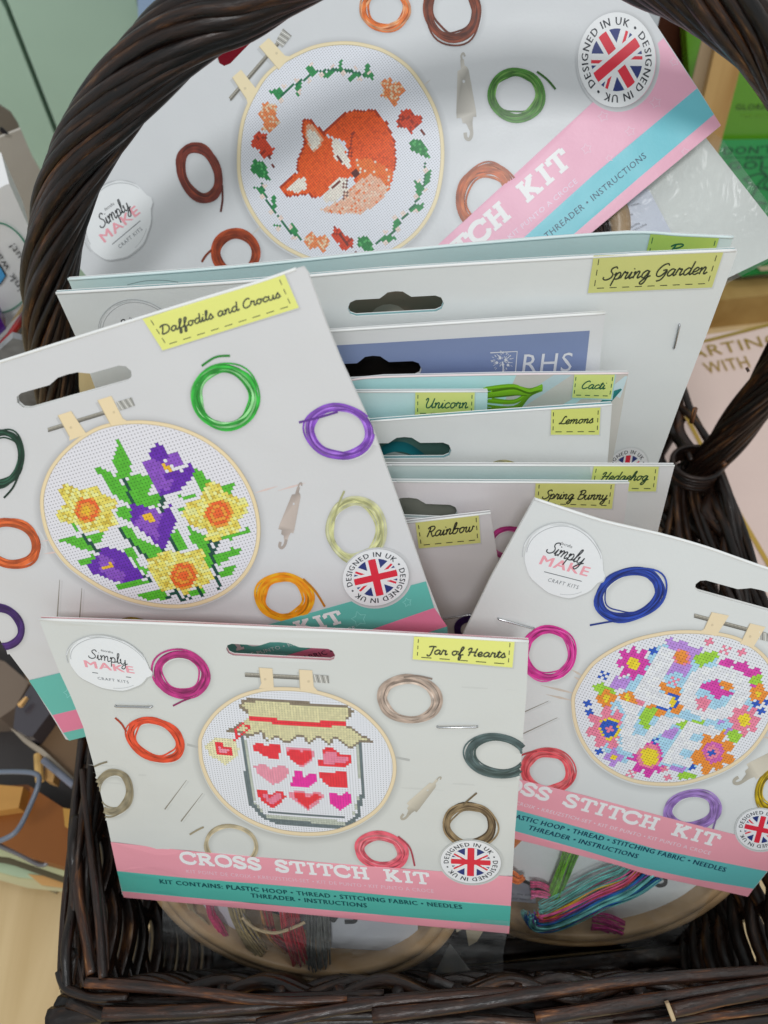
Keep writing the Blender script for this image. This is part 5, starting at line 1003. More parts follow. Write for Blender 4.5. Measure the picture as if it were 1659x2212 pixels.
# ---------------- UPRIGHT KITS IN THE STACK
E4 = lambda P: Z(P, 829.5, 540, 2)
def yz(x, y, Y): r = ray(x, y); return Y / r[1]
def upright(top, right, Y, lean=0.0, bend=None): return Card.upright(top, right, yz(*right[0], Y), lean, bend)
def layer(right, off, bend=None):
    # kit standing parallel to Spring Garden, off metres nearer the reader
    c = Card(sg.P0 - C0 + sg.n * off, sg.u, sg.v, bend); return c
def dn(card, p, L):
    q = card.P(*p); return card.px(q + card.v * L)
bw = lambda k: (lambda a, b: k * math.sin((a + .14) / .28 * 3.1))
sg = upright([(121, 633), (1593, 542)], [(1593, 542), (1420, 1004)], .236, 0, bw(.002))
# spare kit whose lettering is mostly hidden, behind Spring Garden
rk = layer(None, -0.018)
RO = [(147, 604), (500, 578), (829, 545), (1100, 521), (1359, 503), (1470, 508), (1584, 513), (1430, 960), (1000, 1010), (420, 1000), (220, 780)]
k5 = kit('cross_stitch_kit', 'pale aqua kit card directly behind Spring Garden, only its top edge and green label showing', rk, RO, [], (.70, .82, .81), 0, (.7, .8, .8))
rk.cliphull = None; topfold(rk, k5, RO[:7], .6, (.75, .86, .86))
sticker(rk, k5, [(1405, 504), (1553, 513), (1540, 560), (1392, 560)], 'P', (1440, 545), (1470, 543), 10, 'b4cc62', '1d5c40', 3.2, (6, 2))
mb = MB(); rk.ribbon(mb, crom([(275, 615), (310, 607), (350, 605), (385, 609)], 5), 1.6, hexc('8f9a9a'), .1); mb.build('printed_swirl', PRINT, k5)
mb = MB(); rk.fill(mb, [(720, 628), (1000, 610), (1000, 740), (720, 760)], hexc('8c7868'), .1, grid=0); rk.fill(mb, [(840 + 42 * math.cos(a * .4), 690 + 34 * math.sin(a * .4)) for a in range(16)], hexc('b4a294'), .2, grid=0); mb.build('printed_panel', PRINT, k5)
# SPRING GARDEN
SO = [(121, 634), (500, 611), (829, 583), (1180, 561), (1400, 549), (1590, 541), (1593, 544), (1534, 703), (1470, 868), (1420, 1004), (1300, 1320), (800, 1350), (330, 1180), (240, 930), (167, 735)]
k6 = kit('cross_stitch_kit', 'Spring Garden cross stitch kit, widest upright white card with one vertical staple at its right', sg, SO, [slot((855, 661), 104, -.055, 36, 30, 14, sg)], (.82, .85, .845), 1, (.40, .66, .68))
sg.cliphull = None; topfold(sg, k6, SO[:6], .6)
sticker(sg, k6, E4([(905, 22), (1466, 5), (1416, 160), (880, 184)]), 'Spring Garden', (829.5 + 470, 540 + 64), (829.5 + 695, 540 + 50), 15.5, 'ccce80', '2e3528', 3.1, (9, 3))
staple(sg, k6, (1467, 700), (1455, 751))
logo(sg, k6, (300, 718), (80, -6), (16, 68))
badge(sg, k6, (1352, 1013), (46, -3), (-8, 47))
mb = MB(); sg.fill(mb, [(690, 765), (935, 750), (935, 900), (690, 900)], hexc('14110f'), .1, grid=0); mb.build('printed_panel', PRINT, k6)
# RHS
rh = layer(None, 0.008)
RH = [(500, 731), (713, 716), (1000, 697), (1308, 677), (1300, 740), (1294, 806), (1250, 1200), (560, 1200)]
k7 = kit('cross_stitch_kit', 'RHS kit card with a slate blue panel and white tree, in front of Spring Garden', rh, RH, [slot((807, 801), 104, -.04, 36, 30, 15, rh)], (.82, .83, .84), 0, (.8, .8, .8))
mb = MB(); rh.fill(mb, [(560, 755), (829, 740), (1274, 714), (1264, 806), (1250, 900), (560, 930)], hexc('7583a6', 1.35), .1, [slot((807, 801), 104, -.04, 36, 30, 15, rh)]); mb.build('printed_panel', PRINT, k7)
topfold(rh, k7, RH[:4])
mb = MB(); wh = (.83, .84, .86); text(rh, mb, 'RHS', (1127, 805), (1233, 801), 43, wh, .3); mb.build('title_lettering', PRINT, k7)
mb = MB(); rh.ribbon(mb, [(1059, 761), (1117, 758), (1113, 806)], 2.4, wh, .3); rh.ribbon(mb, [(1086, 806), (1087, 792), (1085, 780)], 3.4, wh, .3); r3 = random.Random(2)
for i in range(70):
    a = r3.uniform(0, 6.28); d = 21 * math.sqrt(r3.random()); x, y = 1085 + math.cos(a) * d, 783 + math.sin(a) * d * .9 - 4
    rh.ribbon(mb, [(x, y), (x + math.cos(a) * 4.5, y + math.sin(a) * 4.5)], lambda t: 2.6 * math.sin(.4 + t * 2.3), wh, .3 + i * .001)
for x, y in ((1080, 772), (1092, 776), (1086, 786), (1073, 782), (1097, 787)): rh.fill(mb, [(x + 3.4 * math.cos(i), y + 3.4 * math.sin(i)) for i in range(6)], wh, .4, grid=0)
mb.build('printed_tree_emblem', PRINT, k7)
# CACTI
ca = layer(None, 0.015)
CO = [(560, 828), (757, 822), (829, 815), (1099, 809), (1357, 807), (1340, 902), (1322, 1002), (1290, 1250), (560, 1250)]
k8 = kit('cross_stitch_kit', 'Cacti kit with a photographic print of green and teal skeins, above the Unicorn card', ca, CO, [], hexc('b2d8d8'), 0, (.8, .8, .8))
ca.cliphull = None
mb = MB(); ca.fill(mb, E4([(572, 540), (1055, 536), (985, 925), (0, 925), (200, 700), (500, 700)]), hexc('c2bdb6'), .05)
mb.build('printed_backdrop', PRINT, k8)
mb = MB(); ca.fill(mb, E4([(735, 538), (815, 537), (570, 700), (430, 720), (665, 585)]), hexc('b4c4c8'), .08); ca.fill(mb, E4([(820, 640), (870, 630), (700, 760), (600, 760)]), hexc('b8d4da'), .08); ca.fill(mb, E4([(1040, 545), (1052, 545), (1020, 640), (960, 610)]), hexc('c0d2d8'), .08); ca.fill(mb, E4([(930, 640), (1000, 600), (960, 700), (880, 760)]), hexc('c9c0b8'), .07); mb.build('printed_strap', PRINT, k8)
mb = MB(); r3 = random.Random(9)
for i in range(26):
    y0 = r3.uniform(592, 690); x0 = r3.uniform(418, 470); ye = 600 + (y0 - 600) * .2 + r3.uniform(-8, 8)
    ca.ribbon(mb, crom(E4([(x0, y0), (560, y0 + (-12 if y0 < 640 else 8)), (630, ye + 8), (684, 590 + r3.uniform(-10, 16))]), 5), 4.2, mul(hexc('6a9c1c'), r3.uniform(.5, 1.5)), .1 + i * .004)
mb.build('printed_thread', PRINT, k8)
mb = MB()
for i in range(12): ca.ribbon(mb, crom(E4([(1025 - i * 3, 600 + i), (990 - i * 3, 640), (950 - i * 4, 690), (930 - i * 4, 740)]), 4), 4, mul(hexc('1e7c7c'), r3.uniform(.6, 1.3)), .1 + i * .004)
mb.build('printed_thread', PRINT, k8)
sticker(ca, k8, E4([(822, 536), (997, 536), (980, 641), (812, 636)]), 'Cacti', (829.5 + 424, 540 + 298), (829.5 + 476, 540 + 299), 9.5, 'dae286', '1f5a40', 2.4, (4, 3))
topfold(ca, k8, CO[1:5], .45, hexc('d8c8c8'))
# UNICORN
un = layer(None, 0.021)
UO = [(600, 848), (770, 847), (1053.5, 846), (1052, 893), (1046, 1200), (600, 1200)]
k9 = kit('cross_stitch_kit', 'Unicorn kit card, pale blue strip with yellow label in front of the Cacti card', un, UO, [], hexc('bcd6dc'), 0, (.8, .8, .8))
sticker(un, k9, E4([(135, 613), (392, 613), (388, 717), (133, 715)]), 'Unicorn', (829.5 + 86, 540 + 340), (829.5 + 180, 540 + 340), 12, 'dae286', '1f5a44', 2.6, (5, 3)); topfold(un, k9, UO[1:3], .45)
mb = MB(); un.fill(mb, [(760, 930), (1020, 930), (1020, 1020), (760, 1020)], hexc('48665f'), .1, grid=0); un.fill(mb, [(760, 990), (850, 975), (950, 998), (1000, 998), (1000, 1030), (760, 1030)], hexc('b4bcb8'), .15, grid=0); mb.build('printed_panel', PRINT, k9)
mb = MB()
for i in range(7): un.ribbon(mb, crom([(800, 985 + i * 2), (840, 958 + i * 3), (880, 958 + i * 3), (920, 985 + i * 3)], 5), 3.5, mul(hexc('1d6c74'), .7 + .12 * i), .2 + i * .004)
mb.build('printed_thread', PRINT, k9)
# LEMONS
le = layer(None, 0.028)
EO = [(600, 922), (801, 911), (1000, 896), (1322, 874.5), (1317, 940), (1312, 1004), (1290, 1300), (600, 1300)]
k10 = kit('cross_stitch_kit', 'Lemons kit card, white header with a hang slot, in front of Unicorn and Cacti', le, EO, [slot((874, 974), 101, -.01, 34, 30, 13, le)], (.86, .88, .87), 1, (.36, .62, .66))
sticker(le, k10, E4([(722, 688), (935, 678), (929, 796), (720, 796)]), 'Lemons', (829.5 + 376, 540 + 375), (829.5 + 450, 540 + 372), 9.5, 'dce27c', '2e3a22', 2.5, (4, 3)); topfold(le, k10, EO[1:4], .45)
coil(le, k10, (1090, 1030), 52, 34, 0, 'c8c088', None, .8, 4, 3)
# HEDGEHOG
he = layer(None, 0.037)
HO = [(650, 1005), (847, 1005), (1457, 1006.5), (1424, 1136), (1380, 1330), (650, 1330)]
k11 = kit('cross_stitch_kit', 'Hedgehog kit card, grey white, sticking out to the right beyond the Spring Bunny card', he, HO, [], (.87, .87, .88), 0, (.8, .8, .8))
mb = MB(); he.fill(mb, [(780, 1062), (1000, 1062), (1000, 1130), (780, 1130)], hexc('8a8a80'), .12, grid=0); he.fill(mb, [(650, 1006), (1275, 1008), (1278, 1045), (650, 1060)], lambda x, y: lerp((.70, .76, .74), (.56, .74, .74), max(0, min(1, (y - 1005) / 34))), .05, grid=20); mb.build('printed_panel', PRINT, k11)
sticker(he, k11, E4([(906, 931), (1187, 934), (1174, 1041), (886, 1040)]), 'Hedgehog', (829.5 + 465, 540 + 497), (829.5 + 568, 540 + 496), 10.5, 'dee284', '2c4a32', 2.5, (5, 3)); topfold(he, k11, HO[1:3], .45)
# SPRING BUNNY
bu = layer(None, 0.045)
BO = [(650, 1040), (857, 1041), (1359, 1044), (1348, 1129), (1330, 1400), (650, 1400)]
k12 = kit('cross_stitch_kit', 'Spring Bunny kit card, faint pink white, between the Hedgehog and Rainbow cards', bu, BO, [slot((884, 1103), 105, .04, 32, 32, 12, bu)], (.87, .83, .85), 0, (.7, .8, .8))
sticker(bu, k12, E4([(655, 1001), (998, 1001), (984, 1116), (648, 1104)]), 'Spring Bunny', (829.5 + 340, 540 + 536), (829.5 + 480, 540 + 538), 11.0, 'e2e28a', '32352a', 2.5, (7, 3)); topfold(bu, k12, BO[1:3], .45)
coil(bu, k12, (1100, 1172), 46, 36, 0, 'c83c8c', None, .72, 7, 4, alt='e07ab4')
# RAINBOW
ra = layer(None, 0.055)
AO = [(700, 1151), (879, 1130), (1060, 1109), (1068, 1160), (1078, 1224), (1100, 1420), (700, 1440)]
k13 = kit('cross_stitch_kit', 'Rainbow kit card, narrow tilted strip squeezed between the Daffodils card and the LOVE card', ra, AO, [], (.88, .85, .87), 0, (.8, .8, .8))
sticker(ra, k13, R6([(135, 96), (409, 60), (417, 183), (150, 207)]), 'Rainbow', (829.5 + 90, 1080 + 79), (829.5 + 192, 1080 + 66), 12, 'e4e28c', '2e2f28', 2.7, (5, 3)); topfold(ra, k13, AO[1:3], .45)
staple(ra, k13, R6([(255, 509)])[0], R6([(400, 486)])[0])
coil(ra, k13, (1012, 1358), 32, 26, 0, '3a1e62', None, .6, 6, 4)
ra.cliphull = None

# ---------------- BAGS UNDER THE HEADERS
class Sub:
    pass
def below(card, back):
    c = Card.__new__(Card); c.P0 = card.P0 - card.n * back; c.u, c.v, c.n, c.bend, c.outline, c.cliphull, c.body = card.u, card.v, card.n, None, None, None, card.body; return c
def ring(par, card, cx_, cy_, r, depth, thick, name='wooden_hoop'):
    """two nested wooden rings lying parallel to the card"""
    a0, b0, _ = card.loc(cx_, cy_); c = card.P0 + card.u * a0 + card.v * b0; e = MB(); n = 72
    for (ra_, rb_, d0, d1) in ((r - thick, r, 0, depth), (r - thick * 2.05, r - thick * 1.05, -.001, depth)):
        prof = [(ra_ + .0007, d0), (rb_ - .0007, d0), (rb_, d0 + .0012), (rb_, d1 - .001), (rb_ - .0007, d1), (ra_ + .0007, d1), (ra_, d1 - .001), (ra_, d0 + .0012)]; idx = []
        for i in range(n):
            a = 2 * math.pi * i / n; idx.append([e.vert(c + card.u * math.cos(a) * p[0] + card.v * math.sin(a) * p[0] - card.n * p[1]) for p in prof])
        for i in range(n):
            for k in range(8): e.f.append([idx[i][k], idx[i][(k + 1) % 8], idx[(i + 1) % n][(k + 1) % 8], idx[(i + 1) % n][k]])
    return e.build(name, HOOPW, par, True)
def skein(par, card, path, width, cols, n0=16, h0=0.0, seed=1, twist=2.5, wd=None, name='thread_skein', spread=None):
    """bundle of real strands; path px, width px"""
    n = int(n0 * 1.7); r4 = random.Random(seed); P_ = crom(path, 6); e = MB(); m = len(P_)
    pts3 = [np.array(card.P(*p)) for p in P_]
    for k in range(n):
        o = (k + .5) / n * 2 - 1; hh = math.sqrt(max(0, 1 - o * o)); L = []; ph = r4.random() * 6
        dz_ = r4.uniform(.3, 1) * hh * width * .5 / F * .36
        for i in range(m):
            t = i / (m - 1); a = np.array(P_[max(i - 1, 0)]); b = np.array(P_[min(i + 1, m - 1)]); d = b - a; d = d / (np.linalg.norm(d) + 1e-9); nn = np.array([-d[1], d[0]])
            sc = 1 if spread is None else spread[0] + (spread[1] - spread[0]) * t
            q = np.array(P_[i]) + nn * (o * width / 2 * sc + math.sin(t * twist * 2 + ph) * width * .05)
            L.append(np.array(card.P(*q)) + card.n * (h0 + dz_))
        c_ = cols[int(k * len(cols) / n)] if len(cols) > 1 else cols[0]
        c_ = mul(hexc(c_), r4.uniform(.75, 1.3)); e.tube(L, (wd or width / n * 1.1) / F * .36, 6, lambda t, c_=c_, ph=ph: mul(c_, 1 + .25 * math.sin(t * 50 + ph)))
    return e.build(name, THREAD, par, True)
def sheet(par, card, pts, col, name='card_sheet', off=0, mat=None, th=.3):
    e = MB(); card.fill(e, pts, hexc(col), off, clip=False)
    for i in range(len(pts)):
        a, b = pts[i], pts[(i + 1) % len(pts)]; v = [e.vert(card.P(*a, off), hexc(col)), e.vert(card.P(*b, off), hexc(col)), e.vert(card.P(*b, off - th), hexc(col)), e.vert(card.P(*a, off - th), hexc(col))]; e.f.append(v)
    return e.build(name, mat or PRINT, par)
def film(par, card, pts, off=0, name='clear_bag'):
    e = MB(); card.fill(e, pts, (1, 1, 1), off, clip=False); o = e.build(name, FILM, par); return o
# jar kit contents
j2 = below(jar, .0095); Z6 = lambda P: Z(P, 270, 1836, 3); Z8 = lambda P: Z(P, 829.5, 1618, 2)
ring(k1, below(jar, .005), 645, 1914, .0750, .025, .0055)
sheet(k1, j2, [(560, 1930), (905, 1940), (890, 2040), (700, 2060), (600, 2010)], '8d8f9a', 'fabric', -7, PLAIN)
sheet(k1, j2, Z6([(380, 250), (630, 270), (860, 640), (760, 610), (670, 560), (560, 500)]), 'c2bfc8', 'thread_card', -4)
sheet(k1, j2, Z6([(1330, 300), (1700, 320), (1890, 340), (1900, 690), (1330, 660)]), 'b4b6bc', 'threader_card', -2)
e_ = MB(); j2.ribbon(e_, crom(Z6([(1340, 470), (1350, 478), (1370, 450), (1400, 440), (1460, 445), (1490, 465), (1480, 485), (1420, 487)]), 5), 9, hexc('2a2a2c'), -1.6); j2.fill(e_, Z6([(1250, 380), (1400, 380), (1395, 455), (1330, 480), (1250, 470)]), hexc('2a2a2c'), -1.7, clip=False); e_.build('hook_outline', PRINT, k1)
skein(k1, j2, Z6([(540, 250), (560, 400), (600, 470), (650, 560)]), 17, ['b02a5c'], 6, .000, 3)
skein(k1, j2, Z6([(690, 200), (740, 400), (800, 520), (890, 650)]), 32, ['8e7c54'], 14, .001, 4)
skein(k1, j2, Z6([(880, 250), (920, 450), (960, 560), (1060, 650)]), 22, ['8c1c28', 'a4703c'], 9, -.001, 5)
skein(k1, j2, Z6([(1060, 200), (1075, 400), (1110, 560), (1150, 690)]), 42, ['a3182a', '8c1222', 'b42a38'], 18, .001, 6)
skein(k1, j2, Z6([(1240, 200), (1250, 420), (1255, 560), (1265, 700)]), 50, ['5f605c', '4c4d4a'], 22, .002, 7)
skein(k1, j2, Z6([(780, 370), (860, 440), (990, 470), (1120, 430), (1180, 400)]), 6, ['a89474'], 3, .005, 8)
skein(k1, j2, Z6([(400, 250), (440, 390), (500, 440), (540, 480)]), 13, ['8c7c60', 'a49474'], 6, .001, 9)
sheet(k1, j2, [(975, 1960), (1085, 1970), (1030, 2060), (1012, 2070), (1005, 2030), (985, 2040)], 'a89c84', 'metal_threader', -6)
sheet(k1, j2, [(970, 2078), (1014, 2135), (937, 2143)], '8c8e90', 'card_corner', -9)
film(k1, below(jar, .002), [(350, 1945), (700, 1960), (1100, 1990), (1087, 2060), (1087, 2133), (1000, 2138), (700, 2160), (400, 2110), (353, 2085)])
# LOVE kit contents
l2 = below(lov, .008)
ring(k2, below(lov, .005), 1262, 1802, .084, .021, .005)
sheet(k2, l2, Z5([(-250, 600), (300, 650), (1300, 900), (1245, 1060), (862, 1340), (480, 1240), (0, 1000), (-250, 950)]), 'd2d6dc', 'threader_card', -4)
sheet(k2, l2, Z5([(520, 1230), (800, 1300), (730, 1395), (640, 1370)]), 'a9aaa8', 'thread_card', -6)
sheet(k2, l2, Z5([(-60, 1000), (150, 1090), (160, 1190), (-60, 1170)]), '84848e', 'instruction_sheet', -3)
e_ = MB(); text(l2, e_, 'and needle', Z5([(-10, 1160)])[0], Z5([(130, 1172)])[0], 6, hexc('3c3c44'), -2.8); text(l2, e_, 'to the end', Z5([(-10, 1130)])[0], Z5([(130, 1140)])[0], 6, hexc('3c3c44'), -2.8); e_.build('small_lettering', PRINT, k2)
sheet(k2, l2, Z5([(-40, 700), (110, 740), (20, 830), (-40, 860)]), 'c46a1c', 'orange_card', -3)
skein(k2, l2, Z5([(-60, 940), (0, 960), (40, 980), (75, 960)]), 26, ['dc6420'], 10, .001, 11, spread=(1, .3))
skein(k2, l2, Z5([(430, 700), (370, 830), (320, 960), (265, 1090)]), 32, ['4f8c18', '6aa828'], 16, .001, 12, spread=(1.1, .8))
skein(k2, l2, Z5([(120, 1060), (170, 1060), (240, 1080)]), 34, ['b03c68', 'c85684'], 12, .000, 13, spread=(1.2, .7))
skein(k2, l2, Z5([(880, 850), (740, 960), (560, 1030), (380, 1120), (240, 1180), (150, 1190), (130, 1150)]), 86, ['6ab0ac', '5ca09c', '1e5494', '24589c', '6ab0ac', '62a4a0', '6ab0ac', '7a4ca0', '24609c', 'c8505c', 'd0a82c', 'c25480', '6aaaa0', '66aaa4', '6ab0aa'], 40, .0015, 14, 3, spread=(1.0, .5))
skein(k2, l2, Z5([(430, 1180), (360, 1230), (260, 1240)]), 14, ['6fa02c'], 6, .004, 15)
skein(k2, l2, Z5([(510, 1250), (600, 1260), (710, 1300)]), 36, ['a01c68', '8c1458'], 14, .001, 16)
e_ = MB(); l2.fill(e_, Z5([(745, 1010), (790, 985), (880, 985), (935, 1010), (925, 1045), (880, 1050), (850, 1035), (820, 1045), (780, 1050)]), hexc('2e2824'), -3.5, clip=False); l2.ribbon(e_, crom(Z5([(920, 1000), (960, 1010), (1005, 1040), (1000, 1072), (960, 1080), (930, 1060)]), 5), 8, hexc('2e2c2c'), -3.4); l2.ribbon(e_, Z5([(680, 1105), (730, 1125)]), 4, hexc('3c3834'), -3.4); e_.build('hook_outline', PRINT, k2)
film(k2, below(lov, .002), Z5([(-60, 1000), (-20, 640), (400, 720), (900, 860), (1335, 1000), (1230, 1200), (1080, 1370), (950, 1527), (800, 1470), (640, 1405), (300, 1395), (-60, 1380)]))
# fox kit bag
f2 = below(fox, .005)
sheet(k4, f2, [(1165, 520), (1300, 420), (1530, 288), (1700, 505), (1700, 540), (1575, 600), (1480, 700), (1100, 700)], 'c8cac6', 'fabric', -6, PLAIN)
sheet(k4, f2, R2([(840, 900), (1065, 800), (1150, 810), (1255, 1010), (1240, 1200), (800, 1200)]), 'b6bac8', 'instruction_sheet', -4)
e_ = MB(); 
for s_, a, b in (('ción.', (1075, 885), (1115, 875)), ('o', (1072, 925), (1082, 922)), ('quilla', (1070, 980), (1112, 962)), ('artículo', (1072, 1000), (1142, 966))): text(f2, e_, s_, R2([a])[0], R2([b])[0], 5.5, hexc('4c4c58'), -3.7)
e_.build('small_lettering', PRINT, k4)
skein(k4, f2, R2([(930, 960), (940, 1010), (920, 1080)]), 40, ['2c2422', '3c2c28'], 12, .000, 21)
e_ = MB(); P_ = [Vector(f2.P(*p, -6)) for p in crom(R2([(1040, 830), (1055, 900), (1060, 960), (1050, 1040), (1030, 1100)]), 5)]; e_.tube(P_, .0021, 8); P_ = [Vector(f2.P(*p, -6)) for p in crom(R2([(990, 870), (1015, 920), (1020, 980), (1010, 1040)]), 5)]; e_.tube(P_, .006, 8); e_.build('wooden_hoop', HOOPW, k4, True)
film(k4, below(fox, .003), [(1160, 520), (1537, 284), (1560, 300), (1712, 510), (1700, 545), (1575, 610), (1480, 710), (1100, 700)])

# ================================================================== SURROUNDINGS
def thing(name, label, cat, mbs, group=None):
    """mbs: list of (part name, MB, material)"""
    v = mbs[0][1].v; c = np.mean(np.array(v), axis=0); e = empty(name, label, cat, (c[0], c[1], min(p[2] for p in v)), group)
    for nm, m_, mt in mbs: m_.build(nm, mt, e)
    return e
class Wall(Card):
    """upright plane at world depth Y (optionally leaning/turned)"""
    def __init__(s, x, y, Y, yaw=0.0, lean=0.0):
        p = ray(x, y); p = p * (Y / p[1]); u = [math.cos(yaw), math.sin(yaw), 0]; v = [math.sin(yaw) * -lean, -lean * math.cos(yaw), -1]
        Card.__init__(s, p, u, v); s.cliphull = None; s.body = (.8, .8, .8)
def block(card, pts, thick, col, off=0.0):
    """solid prism from a px polygon on a plane, thick in metres going back"""
    e = MB(); c = hexc(col) if isinstance(col, str) else col; f = [card.P(*p, off) for p in pts]; g = [q - card.n * thick for q in f]
    a = [e.vert(q, c) for q in f]; b = [e.vert(q, c) for q in g]; e.f.append(a); e.f.append(b[::-1])
    for i in range(len(a)): e.f.append([a[i], b[i], b[(i + 1) % len(a)], a[(i + 1) % len(a)]])
    return e
w1 = Wall(60, 200, .80)
for nm_, lab, P_ in (('cabinet_door', 'mint green cabinet door left of the dark gap, in the top left corner', [(-700, -500), (-208, -500), (0, 0), (12, 22), (118, 292), (250, 620), (400, 1100), (-700, 1100)]), ('cabinet_door', 'mint green cabinet door right of the dark gap, behind the basket handle', [(-200, -500), (300, -500), (294, 0), (420, 620), (500, 1100), (410, 1100), (262, 620), (128, 288), (20, 12)])):
    thing(nm_, lab, 'cabinet door', [('door_panel', block(w1, P_, .02, '98b2a2'), PLAIN)])
w1b = Wall(60, 200, .826); structure(block(w1b, [(-900, -700), (2600, -700), (2600, 1500), (-900, 1500)], .01, '2c3431').build('wall', PLAIN))
thing('poster', 'pale blue poster with a white border behind the top of the handle', 'poster', [('poster_sheet', block(Wall(320, 10, .78), [(285, -200), (520, -200), (520, 60), (300, 60)], .003, '8ea6c4'), PRINT), ('poster_border', block(Wall(320, 10, .777), [(336, -200), (372, -200), (390, 60), (340, 60)], .002, 'd8dadc'), PRINT)])
thing('gift_box', 'dark red carton seen through the hang slot of the fox card', 'box', [('carton', block(Wall(500, 110, .62), [(380, 20), (640, -80), (700, 240), (420, 260)], .08, '7c1024'), GLOSS)])
# boxes at the left
wa = Wall(40, 350, .56, .35, -.25)
D5 = lambda P: Z(P, 0, 162, 3.783)
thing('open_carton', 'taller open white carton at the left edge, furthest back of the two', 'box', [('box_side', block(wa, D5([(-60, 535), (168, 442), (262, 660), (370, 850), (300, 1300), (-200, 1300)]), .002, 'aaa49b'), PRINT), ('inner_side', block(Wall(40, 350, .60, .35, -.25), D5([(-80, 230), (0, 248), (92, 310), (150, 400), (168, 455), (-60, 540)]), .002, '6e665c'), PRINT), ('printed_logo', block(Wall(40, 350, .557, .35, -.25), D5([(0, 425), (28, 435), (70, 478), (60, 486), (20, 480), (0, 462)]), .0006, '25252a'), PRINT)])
wb = Wall(40, 550, .44, .3, -.2)
tb = MB(); ub = (-.84, .54)
text(wb, tb, 'ink washes', (50, 620), (-34, 492), 16, hexc('3c3e40'), 1.3, up=ub); text(wb, tb, 'out!', (58, 566), (30, 522), 16, hexc('3c3e40'), 1.3, up=ub)
gb = MB(); wb.ribbon(gb, crom(D5([(-60, 1190), (40, 1210), (130, 1270), (200, 1360), (250, 1480), (262, 1600), (240, 1740), (170, 1850), (60, 1920), (-60, 1940)]), 5), 3.2, hexc('1f7c62'), 1.3)
bb = MB(); wb.fill(bb, D5([(-40, 1500), (0, 1540), (50, 1630), (0, 1705), (-40, 1720)]), hexc('20242c'), 1.2); wb.fill(bb, D5([(-40, 1520), (0, 1560), (40, 1630), (0, 1690), (-40, 1700)]), hexc('4a98cc'), 1.4)
thing('printed_carton', 'white carton at the left edge printed with ink washes out! inside a green ring', 'box', [('box_side', block(wb, D5([(-100, 980), (50, 895), (76, 890), (255, 1290), (262, 1700), (200, 1850), (60, 2060), (-100, 2000)]), .03, 'dcdfd8'), PRINT), ('lettering', tb, PRINT), ('green_ring', gb, PRINT), ('blue_print', bb, PRINT)])
wc = Wall(30, 700, .42, .2, -.2)
rp = MB(); rp.tube([Vector(wc.P(-20, 752, 8)), Vector(wc.P(20, 706, 8)), Vector(wc.P(38, 680, 8)), Vector(wc.P(50, 655, 8))], lambda t: .0024 if t < .75 else .0014, 10, lambda t: hexc('8c1a16') if t < .7 else hexc('34343a')); 
thing('felt_pen', 'red felt pen lying slantwise below the printed carton', 'pen', [('pen_barrel', rp, GLOSS)])
thing('purple_packet', 'dark purple packet at the left edge beside the red pen', 'packet', [('packet_body', block(wc, [(-60, 680), (0, 684), (14, 712), (0, 735), (-60, 760)], .01, '40186c'), GLOSS)])
thing('shelf_rail', 'grey metal rail running slantwise at the left edge under the red pen', 'rail', [('rail_bar', block(wc, [(-80, 795), (52, 676), (62, 692), (0, 756), (-80, 830)], .006, '9a9a94', 4), GLOSS)])
thing('wooden_ledge', 'brown wooden ledge behind the handle at the left edge', 'shelf', [('ledge_board', block(Wall(40, 760, .46, .1, -.3), [(-80, 800), (60, 690), (150, 800), (60, 860), (-80, 900)], .02, '7a5424'), OAK)])
mm = block(Wall(40, 790, .385, .1, -.4), [(-60, 810), (28, 730), (48, 735), (90, 840), (140, 960), (60, 1000), (-60, 1000)], .004, '77797c')
thing('marbled_notebook', 'grey marbled notebook behind the slot of the Daffodils card', 'notebook', [('cover', mm, mat_print('marbled', .4, 1.2, .4, 0, 55))])
# right side: box, beam, post, books
sb = MB(); hb = -.497
def hq(pts, h): return [Vector((x, y, HC + h)) for x, y in pts]
q = hq([(.232, .14), (.75, .05), (.75, .575), (.232, .548)], hb); e_ = MB(); e_.box(q[0], q[1], q[2], q[3], Vector((0, 0, -.055)), hexc('d6bfb6', 1.25))
gm = mat_simple('gold_foil', (.62, .40, .08), .35, .6)
def flat(pts_px, wd, h, name='gold_line'):
    e2 = MB(); P_ = [atH(x, y, h + .0006) for x, y in pts_px]; n_ = len(P_)
    for i in range(n_ - 1):
        d = (P_[i + 1] - P_[i]).normalized(); s_ = Vector((-d.y, d.x, 0)) * wd / 2; k = len(e2.v)
        for p in (P_[i] - s_, P_[i] + s_, P_[i + 1] + s_, P_[i + 1] - s_): e2.vert(p)
        e2.f.append([k, k + 1, k + 2, k + 3])
    return (name, e2, gm)
class Flat(Card):
    def __init__(s, h, yaw=0.0): Card.__init__(s, [0, 0, h], [math.cos(yaw), math.sin(yaw), 0], [math.sin(yaw), -math.cos(yaw), 0]); s.cliphull = None; s.body = (.7, .7, .7)
    def up(s, x, y): return Card.up(s, x, y)
fb = Flat(hb + .0006); tg = MB()
text(fb, tg, 'STARTING', (1438, 786), (1690, 742), 26, (1, 1, 1), .3); text(fb, tg, 'WITH', (1528, 808), (1622, 793), 28, (1, 1, 1), .3)
thing('pink_box', 'large pale pink box with gold lines and gold capital letters, right of the basket', 'box', [('box_lid', e_, SATIN), flat([(1440, 748), (1530, 735), (1659, 702), (1720, 688)], .004, hb), flat([(1425, 770), (1469, 869), (1494, 921), (1560, 1046), (1590, 1098), (1659, 1216), (1740, 1360)], .0038, hb), ('gold_lettering', tg, gm)])
bm = MB(); bm.box(Vector((.2, .632, HC - .56)), Vector((1.0, .632, HC - .56)), Vector((1.0, .632, HC - .523)), Vector((.2, .632, HC - .523)), Vector((0, .03, 0)))
thing('shelf_edge', 'yellowish wooden shelf edge between the green book and the pink box', 'shelf', [('shelf_beam', bm, OAK)])
